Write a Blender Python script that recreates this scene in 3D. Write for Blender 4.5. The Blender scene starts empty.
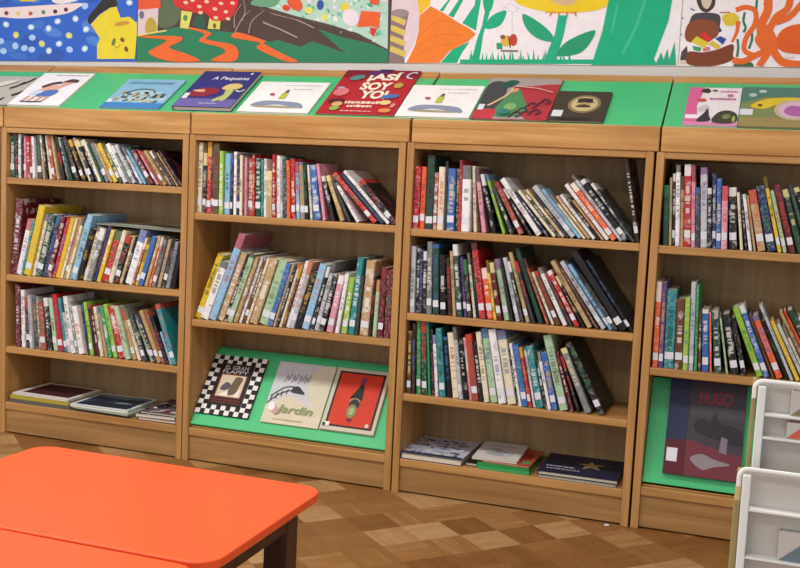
import bpy, math, random
from mathutils import Vector, Matrix
random.seed(11)
S = bpy.context.scene
COL = S.collection
R = math.radians

# ------------------------------------------------------------------ camera
YAW, PITCH, ROLL, FPX = -.3316106, .1056252, .0471857, 1060.18
CAM = Vector((2.92017, -3.51988, 1.147386))
fw = Vector((math.sin(YAW)*math.cos(PITCH), math.cos(YAW)*math.cos(PITCH), -math.sin(PITCH)))
rt = Vector((math.cos(YAW), -math.sin(YAW), 0)); up = rt.cross(fw)
rx = math.cos(ROLL)*rt + math.sin(ROLL)*up
uy = -math.sin(ROLL)*rt + math.cos(ROLL)*up
cd = bpy.data.cameras.new('camera'); cam = bpy.data.objects.new('camera', cd); COL.objects.link(cam)
cd.sensor_width = 36; cd.lens = FPX*36/800; cd.clip_start = .05
m = Matrix((rx, uy, -fw)).transposed().to_4x4(); m.translation = CAM
cam.matrix_world = m
S.camera = cam
def pr(P):
    d = Vector(P)-CAM; z = d.dot(fw)
    return 400+FPX*d.dot(rx)/z, 284-FPX*d.dot(uy)/z
def hit(x, y, P, n):
    d = fw*FPX + rx*(x-400) - uy*(y-284); P = Vector(P); n = Vector(n)
    return CAM + d*((P-CAM).dot(n)/d.dot(n))

# ------------------------------------------------------------------ materials
def lin(h):
    h = h.lstrip('#'); o = []
    for i in (0, 2, 4):
        c = int(h[i:i+2], 16)/255
        o.append(c/12.92 if c <= .04045 else ((c+.055)/1.055)**2.4)
    return (o[0], o[1], o[2], 1)
def newmat(name):
    mt = bpy.data.materials.new(name); mt.use_nodes = True
    nt = mt.node_tree; b = nt.nodes['Principled BSDF']
    return mt, nt, b
def N(nt, t, **k):
    n = nt.nodes.new(t)
    for a, v in k.items():
        if a.startswith('i_'): n.inputs[int(a[2:])].default_value = v
        else: setattr(n, a, v)
    return n
def mixc(nt, fac, a, b, mode='MIX'):
    n = nt.nodes.new('ShaderNodeMix'); n.data_type = 'RGBA'; n.blend_type = mode
    for s, v in ((0, fac), (6, a), (7, b)):
        if isinstance(v, bpy.types.NodeSocket): nt.links.new(v, n.inputs[s])
        else: n.inputs[s].default_value = v
    return n.outputs[2]
def math_(nt, op, a, b=0.0, c=0.0):
    n = nt.nodes.new('ShaderNodeMath'); n.operation = op
    for s, v in ((0, a), (1, b), (2, c)):
        if isinstance(v, bpy.types.NodeSocket): nt.links.new(v, n.inputs[s])
        else: n.inputs[s].default_value = v
    return n.outputs[0]
_pl = {}
def plain(name, hx, rough=.6, var=.12, scale=30, spec=.3):
    if name in _pl: return _pl[name]
    mt, nt, b = newmat(name)
    tc = N(nt, 'ShaderNodeTexCoord'); no = N(nt, 'ShaderNodeTexNoise'); no.inputs['Scale'].default_value = scale
    no.inputs['Detail'].default_value = 3
    nt.links.new(tc.outputs['Object'], no.inputs['Vector'])
    c = lin(hx); dk = tuple(v*(1-var) for v in c[:3])+(1,); lt = tuple(min(1, v*(1+var)) for v in c[:3])+(1,)
    nt.links.new(mixc(nt, no.outputs['Fac'], dk, lt), b.inputs['Base Color'])
    b.inputs['Roughness'].default_value = rough
    b.inputs['Specular IOR Level'].default_value = spec
    _pl[name] = mt
    return mt
def wood(name, axis, light='#c99a5e', dark='#a57642', rough=.38):
    mt, nt, b = newmat(name)
    tc = N(nt, 'ShaderNodeTexCoord'); oi = N(nt, 'ShaderNodeObjectInfo')
    mp = N(nt, 'ShaderNodeMapping')
    sc = [26, 26, 26]; sc['XYZ'.index(axis)] = 1.6
    mp.inputs['Scale'].default_value = sc
    off = N(nt, 'ShaderNodeVectorMath', operation='SCALE'); off.inputs[0].default_value = (7, 5, 9)
    nt.links.new(oi.outputs['Random'], off.inputs['Scale'])
    nt.links.new(tc.outputs['Object'], mp.inputs['Vector']); nt.links.new(off.outputs[0], mp.inputs['Location'])
    n1 = N(nt, 'ShaderNodeTexNoise'); n1.inputs['Scale'].default_value = 1.0; n1.inputs['Detail'].default_value = 5; n1.inputs['Distortion'].default_value = .8
    nt.links.new(mp.outputs[0], n1.inputs['Vector'])
    n2 = N(nt, 'ShaderNodeTexNoise'); n2.inputs['Scale'].default_value = 4.0; n2.inputs['Detail'].default_value = 2
    nt.links.new(mp.outputs[0], n2.inputs['Vector'])
    r = N(nt, 'ShaderNodeValToRGB'); e = r.color_ramp.elements
    e[0].position = .3; e[0].color = lin(dark); e[1].position = .68; e[1].color = lin(light)
    nt.links.new(n1.outputs['Fac'], r.inputs[0])
    f = math_(nt, 'MULTIPLY', n2.outputs['Fac'], .22)
    c2 = mixc(nt, f, r.outputs[0], lin('#7a4f24'))
    # stains and wear
    n3 = N(nt, 'ShaderNodeTexNoise'); n3.inputs['Scale'].default_value = 5; n3.inputs['Detail'].default_value = 4
    nt.links.new(tc.outputs['Object'], n3.inputs['Vector'])
    f3 = math_(nt, 'MULTIPLY', math_(nt, 'SUBTRACT', n3.outputs['Fac'], .45), .6)
    f3n = nt.nodes.new('ShaderNodeClamp'); nt.links.new(f3, f3n.inputs[0])
    c3 = mixc(nt, f3n.outputs[0], c2, lin('#8d7550'))
    nt.links.new(c3, b.inputs['Base Color'])
    b.inputs['Roughness'].default_value = rough
    b.inputs['Specular IOR Level'].default_value = .35
    return mt
WX = wood('varnished wood along x', 'X'); WZ = wood('varnished wood along z', 'Z')
WF = wood('lid board wood', 'X', '#dba868', '#ad7838')
WB = wood('back board wood', 'Z', '#b89c70', '#9c8056', .5)
WP = wood('base board wood with painted shade', 'X', '#b58a56', '#8f6a3e', .45)  # base board tones darkened to paint in the dimmer light near the floor
GREEN = plain('green laminate', '#4cbf7e', .42, .07, 6)

PAL = dict(k=('#17181c', 'black'), c=('#3a3d42', 'charcoal'), g=('#808286', 'grey'), s=('#bcc0c9', 'silver grey'),
 w=('#ecebee', 'white'), i=('#e6dcc2', 'cream'), b=('#b99a6d', 'tan'), n=('#694428', 'brown'), d=('#36241b', 'dark brown'),
 r=('#b8242c', 'red'), m=('#66182a', 'maroon'), o=('#e2602a', 'orange'), y=('#dbbc2e', 'yellow'), l=('#93c043', 'lime green'),
 G=('#33985a', 'green'), D=('#23493a', 'dark green'), t=('#26898f', 'teal'), u=('#3a68b4', 'blue'), U=('#88bbe0', 'light blue'),
 N=('#222f5a', 'navy blue'), p=('#62447f', 'purple'), P=('#d893a8', 'pink'), S=('#acc8a6', 'pale green'), T=('#9f4d3c', 'rust'))
def cover_mat(code):
    name = 'book cover '+PAL[code][1]
    if name in bpy.data.materials: return bpy.data.materials[name]
    mt, nt, b = newmat(name)
    base = lin(PAL[code][0])
    tc = N(nt, 'ShaderNodeTexCoord'); oi = N(nt, 'ShaderNodeObjectInfo')
    so = N(nt, 'ShaderNodeSeparateXYZ'); nt.links.new(tc.outputs['Object'], so.inputs[0])
    sg = N(nt, 'ShaderNodeSeparateXYZ'); nt.links.new(tc.outputs['Generated'], sg.inputs[0])
    rnd = oi.outputs['Random']
    rp = N(nt, 'ShaderNodeValToRGB'); rp.color_ramp.interpolation = 'CONSTANT'
    cols = ['#f0ece0', '#17171b', '#e8d9a0', '#c23a32', '#f4f2f0', '#d8a832', '#3d6aa8', '#f0f0f0', '#2d7a52', '#8a2f3a']
    if code in 'wsiUS': cols = ['#23232a', '#b03030', '#3a5fa0', '#222', '#3c7a4c', '#5a4030', '#c06a2c', '#2a2a33', '#7a4a80', '#303030']
    cols = [c if len(c) == 7 else '#222222' for c in cols]
    for i in range(len(cols)-2): rp.color_ramp.elements.new(.5)
    for i, c in enumerate(cols):
        rp.color_ramp.elements[i].position = i/len(cols); rp.color_ramp.elements[i].color = lin(c)
    nt.links.new(rnd, rp.inputs[0])
    r2 = math_(nt, 'FRACT', math_(nt, 'MULTIPLY', rnd, 17.31))
    r3 = math_(nt, 'FRACT', math_(nt, 'MULTIPLY', rnd, 57.77))
    # title blocks printed along the spine
    wn = N(nt, 'ShaderNodeTexWhiteNoise', noise_dimensions='2D')
    zc = math_(nt, 'FLOOR', math_(nt, 'MULTIPLY', so.outputs[2], 210)); cv = N(nt, 'ShaderNodeCombineXYZ')
    nt.links.new(zc, cv.inputs[0]); nt.links.new(math_(nt, 'MULTIPLY', rnd, 99), cv.inputs[1]); nt.links.new(cv.outputs[0], wn.inputs['Vector'])
    let = math_(nt, 'GREATER_THAN', wn.outputs['Value'], .42)
    zlo = math_(nt, 'ADD', math_(nt, 'MULTIPLY', r2, .2), .28); zhi = math_(nt, 'ADD', math_(nt, 'MULTIPLY', r3, .25), .62)
    inz = math_(nt, 'MULTIPLY', math_(nt, 'GREATER_THAN', sg.outputs[2], zlo), math_(nt, 'LESS_THAN', sg.outputs[2], zhi))
    inx = math_(nt, 'LESS_THAN', math_(nt, 'ABSOLUTE', math_(nt, 'SUBTRACT', sg.outputs[0], .5)), .26)
    spine = math_(nt, 'LESS_THAN', sg.outputs[1], .02)
    tm = math_(nt, 'MULTIPLY', math_(nt, 'MULTIPLY', let, inz), math_(nt, 'MULTIPLY', inx, spine))
    # a band of a second colour on some
    band = math_(nt, 'MULTIPLY', math_(nt, 'GREATER_THAN', sg.outputs[2], math_(nt, 'ADD', .76, math_(nt, 'MULTIPLY', r3, .2))), math_(nt, 'GREATER_THAN', r2, .62))
    # printed picture mottling
    no = N(nt, 'ShaderNodeTexNoise', noise_dimensions='4D'); no.inputs['Scale'].default_value = 38; no.inputs['Detail'].default_value = 2
    nt.links.new(tc.outputs['Object'], no.inputs['Vector']); nt.links.new(math_(nt, 'MULTIPLY', rnd, 50), no.inputs['W'])
    rr = N(nt, 'ShaderNodeMapRange'); rr.inputs[1].default_value = .56; rr.inputs[2].default_value = .64; rr.inputs[4].default_value = .42
    nt.links.new(no.outputs['Fac'], rr.inputs[0])
    c1 = mixc(nt, rr.outputs[0], base, rp.outputs[0])
    n5 = N(nt, 'ShaderNodeTexNoise', noise_dimensions='4D'); n5.inputs['Scale'].default_value = 120; n5.inputs['Detail'].default_value = 2
    nt.links.new(tc.outputs['Object'], n5.inputs['Vector']); nt.links.new(math_(nt, 'MULTIPLY', r2, 70), n5.inputs['W'])
    m5 = N(nt, 'ShaderNodeMapRange'); m5.inputs[1].default_value = .5; m5.inputs[2].default_value = .66; m5.inputs[4].default_value = .28
    nt.links.new(n5.outputs['Fac'], m5.inputs[0])
    rq = N(nt, 'ShaderNodeValToRGB'); rq.color_ramp.interpolation = 'CONSTANT'
    alt = ['#efeae2', '#2a2a30', '#d9d4cf', '#8f8a84', '#e9e4ee', '#3c3540']
    for i in range(len(alt)-2): rq.color_ramp.elements.new(.5)
    for i, c in enumerate(alt): rq.color_ramp.elements[i].position = i/len(alt); rq.color_ramp.elements[i].color = lin(c)
    nt.links.new(r3, rq.inputs[0])
    c1 = mixc(nt, math_(nt, 'MULTIPLY', m5.outputs[0], spine), c1, rq.outputs[0])
    c2 = mixc(nt, math_(nt, 'MULTIPLY', band, .8), c1, rp.outputs[0])
    c3 = mixc(nt, math_(nt, 'MULTIPLY', tm, .55), c2, rp.outputs[0])
    nt.links.new(c3, b.inputs['Base Color'])
    b.inputs['Roughness'].default_value = .36
    b.inputs['Specular IOR Level'].default_value = .4
    return mt
PAGES = plain('book pages', '#d9d0bb', .8, .1, 200)
LABEL = plain('white spine sticker', '#dcdee8', .5, .04, 150)

# ------------------------------------------------------------------ mesh helper
class MB:
    def __init__(s): s.v = []; s.f = []; s.m = []; s.mats = []
    def mi(s, mt):
        if mt not in s.mats: s.mats.append(mt)
        return s.mats.index(mt)
    def face(s, pts, mt):
        i = len(s.v); s.v += [tuple(p) for p in pts]; s.f.append(tuple(range(i, i+len(pts)))); s.m.append(s.mi(mt)); return s
    def box(s, a, b, mt):
        x0, y0, z0 = a; x1, y1, z1 = b; i = len(s.v)
        s.v += [(x0,y0,z0),(x1,y0,z0),(x1,y1,z0),(x0,y1,z0),(x0,y0,z1),(x1,y0,z1),(x1,y1,z1),(x0,y1,z1)]
        for q in ((3,2,1,0),(4,5,6,7),(0,1,5,4),(1,2,6,5),(2,3,7,6),(3,0,4,7)):
            s.f.append(tuple(i+k for k in q)); s.m.append(s.mi(mt))
        return s
    def prism(s, poly, fn, d0, d1, mt, capmat=None):
        """poly: 2D points; fn(u,v,d) -> 3D; extruded from d0 to d1"""
        n = len(poly); i = len(s.v)
        s.v += [tuple(fn(u, v, d0)) for u, v in poly] + [tuple(fn(u, v, d1)) for u, v in poly]
        s.f.append(tuple(range(i+n-1, i-1, -1))); s.m.append(s.mi(mt))
        s.f.append(tuple(range(i+n, i+2*n))); s.m.append(s.mi(capmat or mt))
        for k in range(n):
            a = (k+1) % n; s.f.append((i+k, i+a, i+n+a, i+n+k)); s.m.append(s.mi(mt))
        return s
    def tube(s, pts, r, mt, seg=8):
        pts = [Vector(p) for p in pts]; i0 = len(s.v)
        for j, p in enumerate(pts):
            t = (pts[min(j+1, len(pts)-1)]-pts[max(j-1, 0)]).normalized()
            a = t.orthogonal().normalized() if abs(t.y) > .9 else t.cross(Vector((0, 1, 0))).normalized()
            b = t.cross(a)
            for k in range(seg):
                w = 2*math.pi*k/seg; s.v.append(tuple(p+a*math.cos(w)*r+b*math.sin(w)*r))
        for j in range(len(pts)-1):
            for k in range(seg):
                q = (k+1) % seg; s.f.append((i0+j*seg+k, i0+j*seg+q, i0+(j+1)*seg+q, i0+(j+1)*seg+k)); s.m.append(s.mi(mt))
        s.f.append(tuple(range(i0+seg-1, i0-1, -1))); s.m.append(s.mi(mt))
        e = i0+(len(pts)-1)*seg; s.f.append(tuple(range(e, e+seg))); s.m.append(s.mi(mt))
        return s
    def mesh_in(s, me, fn, mt):
        i = len(s.v); s.v += [tuple(fn(v.co)) for v in me.vertices]
        for p in me.polygons: s.f.append(tuple(i+k for k in p.vertices)); s.m.append(s.mi(mt))
    def build(s, name, parent=None, bevel=0, loc=(0, 0, 0), fix=True):
        me = bpy.data.meshes.new(name); me.from_pydata(s.v, [], s.f)
        for mt in s.mats: me.materials.append(mt)
        me.polygons.foreach_set('material_index', s.m); me.update()
        o = bpy.data.objects.new(name, me); COL.objects.link(o); o.location = loc
        if parent: o.parent = parent
        if bevel:
            md = o.modifiers.new('bevel', 'BEVEL'); md.width = bevel; md.segments = 2; md.limit_method = 'ANGLE'
        return o
def empty(name, label, cat, loc=(0, 0, 0), group=None):
    o = bpy.data.objects.new(name, None); COL.objects.link(o); o.location = loc; o.empty_display_size = .05
    o['label'] = label; o['category'] = cat
    if group: o['group'] = group
    return o
def tag(o, label, cat, group=None):
    o['label'] = label; o['category'] = cat
    if group: o['group'] = group
    return o
def struct(o): o['kind'] = 'structure'; return o

# ------------------------------------------------------------------ room
def floor_mat():
    mt, nt, b = newmat('parquet blocks')
    tc = N(nt, 'ShaderNodeTexCoord'); mp = N(nt, 'ShaderNodeMapping', vector_type='TEXTURE')
    mp.inputs['Location'].default_value = (1.876, -.54, 0); mp.inputs['Rotation'].default_value = (0, 0, R(47)); mp.inputs['Scale'].default_value = (.1405,)*3
    nt.links.new(tc.outputs['Object'], mp.inputs['Vector'])
    fl = N(nt, 'ShaderNodeVectorMath', operation='FLOOR'); nt.links.new(mp.outputs[0], fl.inputs[0])
    fr = N(nt, 'ShaderNodeVectorMath', operation='FRACTION'); nt.links.new(mp.outputs[0], fr.inputs[0])
    sf = N(nt, 'ShaderNodeSeparateXYZ'); nt.links.new(fl.outputs[0], sf.inputs[0])
    s2 = N(nt, 'ShaderNodeSeparateXYZ'); nt.links.new(fr.outputs[0], s2.inputs[0])
    par = math_(nt, 'FLOORED_MODULO', math_(nt, 'ADD', sf.outputs[0], sf.outputs[1]), 2)
    # staves: across u on even cells, across v on odd ones
    a = nt.nodes.new('ShaderNodeMix'); a.data_type = 'FLOAT'
    nt.links.new(par, a.inputs[0]); nt.links.new(s2.outputs[0], a.inputs[2]); nt.links.new(s2.outputs[1], a.inputs[3])
    al = nt.nodes.new('ShaderNodeMix'); al.data_type = 'FLOAT'
    nt.links.new(par, al.inputs[0]); nt.links.new(s2.outputs[1], al.inputs[2]); nt.links.new(s2.outputs[0], al.inputs[3])
    st = math_(nt, 'MULTIPLY', a.outputs[0], 5); sti = math_(nt, 'FLOOR', st)
    w1 = N(nt, 'ShaderNodeTexWhiteNoise', noise_dimensions='2D'); nt.links.new(fl.outputs[0], w1.inputs['Vector'])
    cv = N(nt, 'ShaderNodeCombineXYZ'); nt.links.new(sf.outputs[0], cv.inputs[0]); nt.links.new(sf.outputs[1], cv.inputs[1]); nt.links.new(sti, cv.inputs[2])
    w2 = N(nt, 'ShaderNodeTexWhiteNoise', noise_dimensions='3D'); nt.links.new(cv.outputs[0], w2.inputs['Vector'])
    # grain along the stave
    gv = N(nt, 'ShaderNodeCombineXYZ')
    nt.links.new(math_(nt, 'MULTIPLY', a.outputs[0], 26), gv.inputs[0]); nt.links.new(math_(nt, 'MULTIPLY', al.outputs[0], 1.6), gv.inputs[1]); nt.links.new(math_(nt, 'MULTIPLY', w2.outputs['Value'], 40), gv.inputs[2])
    gn = N(nt, 'ShaderNodeTexNoise'); gn.inputs['Scale'].default_value = 1; gn.inputs['Detail'].default_value = 3; nt.links.new(gv.outputs[0], gn.inputs['Vector'])
    v = math_(nt, 'ADD', math_(nt, 'MULTIPLY', w1.outputs['Value'], .62), math_(nt, 'MULTIPLY', w2.outputs['Value'], .12))
    v = math_(nt, 'ADD', v, math_(nt, 'MULTIPLY', math_(nt, 'SUBTRACT', gn.outputs['Fac'], .3), .45))
    r = N(nt, 'ShaderNodeValToRGB'); e = r.color_ramp.elements
    e[0].position = .08; e[0].color = lin('#70451f'); e[1].position = 1.0; e[1].color = lin('#c9a578')
    m_ = r.color_ramp.elements.new(.5); m_.color = lin('#94683a')
    nt.links.new(v, r.inputs[0])
    g = math_(nt, 'LESS_THAN', math_(nt, 'FRACT', st), .035)
    nt.links.new(mixc(nt, math_(nt, 'MULTIPLY', g, .35), r.outputs[0], lin('#4a2c14')), b.inputs['Base Color'])
    b.inputs['Roughness'].default_value = .42
    b.inputs['Specular IOR Level'].default_value = .35
    return mt
WALLM = plain('pale grey wall paint', '#cfcdca', .7, .04, 8)
o = MB().box((-3.5, -6, -.05), (6, .40, 0), floor_mat()).build('floor'); struct(o)
o = MB().box((-3.5, .33, 0), (6, .40, 2.9), WALLM).build('wall_back'); struct(o)
o = MB().box((-3.56, -6, 0), (-3.5, .40, 2.9), WALLM).build('wall_left'); struct(o)
o = MB().box((-3.5, -6, 2.9), (6, .40, 2.95), plain('ceiling paint', '#e6e4df', .8, .03, 6)).build('ceiling'); struct(o)

# ------------------------------------------------------------------ bookcases
XS = [-.012, .8468, 1.7087, 2.5584, 3.410]
SHELF_T = .026; PT = .0255
CASES = [('far left bookcase, only its right edge showing beside the zebra book', -.852, -.0165, [.95, .55], .13),
         ('leftmost full wooden bookcase with three rows of books above flat stacks', XS[0]+.001, XS[1]-.002, [1.0504, .6576, .3616], .1307),
         ('second wooden bookcase from left with three covers on its green lower board', XS[1]+.002, XS[2]-.003, [.957, .5514], .1298),
         ('third wooden bookcase with three leaning rows and flat books at the bottom', XS[2]+.003, XS[3]-.005, [.9508, .6527, .3617], .1254),
         ('rightmost wooden bookcase, partly hidden behind the white display rack', XS[3]+.003, XS[4], [.9488, .5465], .1446)]
DC = .305
for lab, xa, xb, shs, dk in CASES:
    t = empty('bookcase', lab, 'bookcase', ((xa+xb)/2, 0, 0), 'wooden bookcases along the wall')
    w = (xb-xa)/2
    for sx in (-1, 1):
        x0 = -w if sx < 0 else w-PT
        MB().box((x0, 0, 0), (x0+PT, DC, 1.25), WZ).build('side_panel', t, .002)
    MB().box((-w+PT, .001, 1.228), (w-PT, DC-.001, 1.25), WX).build('top_panel', t, .002)
    MB().box((-w+PT, .295, .006), (w-PT, DC-.002, 1.228), WB).build('back_panel', t)
    for z in shs:
        MB().box((-w+PT, .003, z-SHELF_T), (w-PT, .295, z), WX).build('shelf', t, .003)
    MB().box((-w+PT, .003, dk-.03), (w-PT, .295, dk), WX).build('bottom_shelf', t, .003)
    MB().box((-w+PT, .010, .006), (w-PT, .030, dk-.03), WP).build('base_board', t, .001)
# sloped lids
LS = [-.852, .002, .853, 1.7235, 2.570, 3.41]
ZL, DL, ZB = 1.3248, .3139, 1.5212
SL = math.atan2(ZB-ZL, DL); cs, sn = math.cos(SL), math.sin(SL)
LL = ['sloped green display top of the far left bookcase, holding the zebra book',
      'sloped green display top at left, holding the white, sky blue and navy books',
      'sloped green display top holding the red book and the left white pencil book',
      'sloped green display top holding the green swirl book and the dark oval book',
      'sloped green display top at far right, holding the pink book']
for i, lab in enumerate(LL):
    xa, xb = LS[i]+.003, LS[i+1]-.003
    if i == 2: xb -= .003
    t = empty('sloped_display_top', lab, 'display shelf', ((xa+xb)/2, 0, 1.25), 'sloped display tops of the bookcases'); w = (xb-xa)/2
    MB().box((-w, -.004, 0), (w, .012, ZL-1.25+.006), WF).build('front_board', t, .003)
    prof = [(.0121, 0), (.295, 0), (.295, (.295)*math.tan(SL)+ZL-1.25-.012), (.0121, .0121*math.tan(SL)+ZL-1.25-.012)]
    for sx in (-1, 1):
        x0 = -w if sx < 0 else w-.018
        MB().prism(prof, lambda u, v, d: (d, u, v), x0, x0+.018, WX).build('end_panel', t)
    z0 = lambda y: y*math.tan(SL)+ZL-1.25
    ye = (.324, .324, .319, .3139, .3139)[i]; yr = .272
    pp = [(.0122, z0(.0122)-.0119), (yr-.0002, z0(yr)-.0119), (yr-.0002, z0(yr-.0002)), (.0122, z0(.0122))]
    MB().prism(pp, lambda u, v, d: (d, u, v), -w, w, GREEN).build('green_panel', t, .001)
    bp_ = [(yr, z0(yr)-.0119), (ye, z0(ye)-.0119), (ye, z0(ye)-.0003), (yr, z0(yr)-.0003)]
    MB().prism(bp_, lambda u, v, d: (d, u, v), -w, w, WF).build('back_rail', t, .001)

# green slanted boards in the bottoms of the second and fourth bookcases
def slant(xa, xb, y0, z0, ang, length, lab):
    t = empty('slanted_display_board', lab, 'display board', ((xa+xb)/2, y0, z0), 'green slanted boards in the lowest compartments'); w = (xb-xa)/2
    c, s = math.cos(R(ang)), math.sin(R(ang))
    fn = lambda u, v, d: (d, u*c-v*s, u*s+v*c)
    MB().prism([(0, -.012), (length, -.012), (length, 0), (0, 0)], fn, -w, w, GREEN).build('green_panel', t, .001)
    MB().box((-w, .006, -.0145), (w, .016, -.0095), WX).build('front_lip', t, .001)
    return t
slant(XS[1]+.029, XS[2]-.031, .012, .1455, 51, .345, 'green slanted board holding three face-out books in the second bookcase')
slant(XS[3]+.031, XS[4]-.028, .012, .160, 70, .355, 'green slanted board behind the large dark book in the rightmost bookcase')

# ------------------------------------------------------------------ shelf books
def book_parts(t, d, h, px0, code, parent, label, lab_z):
    """spine at y=0 facing -y; x from px0 to px0+t"""
    mc = cover_mat(code); c = min(.0022, t*.18); rr = min(.004, t*.3)
    out = [(0, d), (0, rr), (rr*.3, rr*.3), (rr, 0), (t-rr, 0), (t-rr*.3, rr*.3), (t, rr), (t, d)]
    inn = [(t-c, d), (t-c, max(rr, c*1.6)), (c, max(rr, c*1.6)), (c, d)]
    mb = MB(); mb.prism(out+inn, lambda u, v, z: (px0+u, v, z), 0, h, mc)
    cov = mb.build('cover', parent)
    MB().box((px0+c, max(rr, c*1.6), .003), (px0+t-c, d-.003, h-.003), PAGES).build('page_block', parent)
    if label:
        lw = min(t*.86, .034); lh = .024
        MB().box((px0+t/2-lw/2, -.0007, lab_z), (px0+t/2+lw/2, .0004, lab_z+lh), LABEL).build('spine_label', cov)
def parse(tok):
    ang = None
    if '@' in tok: tok, ang = tok.split('@'); ang = float(ang)
    lab = 'L' in tok; tok = tok.replace('L', '') if lab else tok
    code = tok[0]; w, h = tok[1:].split('/')
    return code, float(w), float(h), lab, ang
def interp(keys, x):
    if x <= keys[0][0]: return keys[0][1]
    for (x0, a0), (x1, a1) in zip(keys, keys[1:]):
        if x <= x1: return a0+(a1-a0)*(x-x0)/(x1-x0)
    return keys[-1][1]
def corners(p, t, h, a):
    c, s = math.cos(R(a)), math.sin(R(a))
    x0 = 0 if a >= 0 else -t
    return [(p+x*c-z*s, x*s+z*c) for x, z in ((x0, 0), (x0+t, 0), (x0+t, h), (x0, h))]
DZ = .004
def spans(cn):
    out = []
    n = int(max(z for _, z in cn)/DZ)+2
    for k in range(n):
        z = (k+.001)*DZ; xs = []
        for (xa, za), (xb, zb) in zip(cn, cn[1:]+cn[:1]):
            if (za <= z < zb) or (zb <= z < za): xs.append(xa+(xb-xa)*(z-za)/(zb-za))
        xs += [x for x, zz in cn if abs(zz-z) <= DZ]
        out.append((min(xs), max(xs)) if xs else None)
    return out
def layout(items, z, xstart, xend, wall, keys, clear, xwall):
    def run(s):
        env = [wall+.0006]*140; res = []
        first = True
        for code, w, h, lab, ang in items:
            X = res[-1][1] if res else xstart
            px = pr((X, .015, z))[0]; ppm = (pr((X+.05, .015, z))[0]-px)/.05
            vpm = pr((X, .015, z))[1]-pr((X, .015, z+.2))[1]; vpm /= .2
            a = interp(keys, px+w/2) if ang is None else ang; hh = h/vpm
            t = max(.0032, w/ppm*math.cos(R(a))*s)
            hh = min(hh, (clear-t*abs(math.sin(R(a))))/math.cos(R(a)))
            cn = corners(0, t, hh, a); sp = spans(cn)
            sh = max(env[k]-q[0] for k, q in enumerate(sp) if q)
            if first: sh = max(sh, xstart-min(x for x, zz in cn[:2]))
            first = False
            p = sh+.0004
            for k, q in enumerate(sp):
                if q: env[k] = max(env[k], q[1]+p+.0003)
            res.append((p, p+max(cn[0][0], cn[1][0]), t, hh, a, p+max(q[0] for q in cn)))
        return res
    lo, hi = .2, 2.0
    for _ in range(16):
        mid = (lo+hi)/2
        rr_ = run(mid)
        if max(r[1] for r in rr_) > xend or max(r[5] for r in rr_) > xwall: hi = mid
        else: lo = mid
    return run(lo), lo
CASEN = {0: 'leftmost bookcase', 1: 'second bookcase', 2: 'third bookcase', 3: 'rightmost bookcase'}
ORD = 'first second third fourth fifth sixth seventh eighth ninth tenth eleventh twelfth thirteenth fourteenth fifteenth sixteenth seventeenth eighteenth nineteenth twentieth twenty-first twenty-second twenty-third twenty-fourth twenty-fifth'.split()
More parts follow.
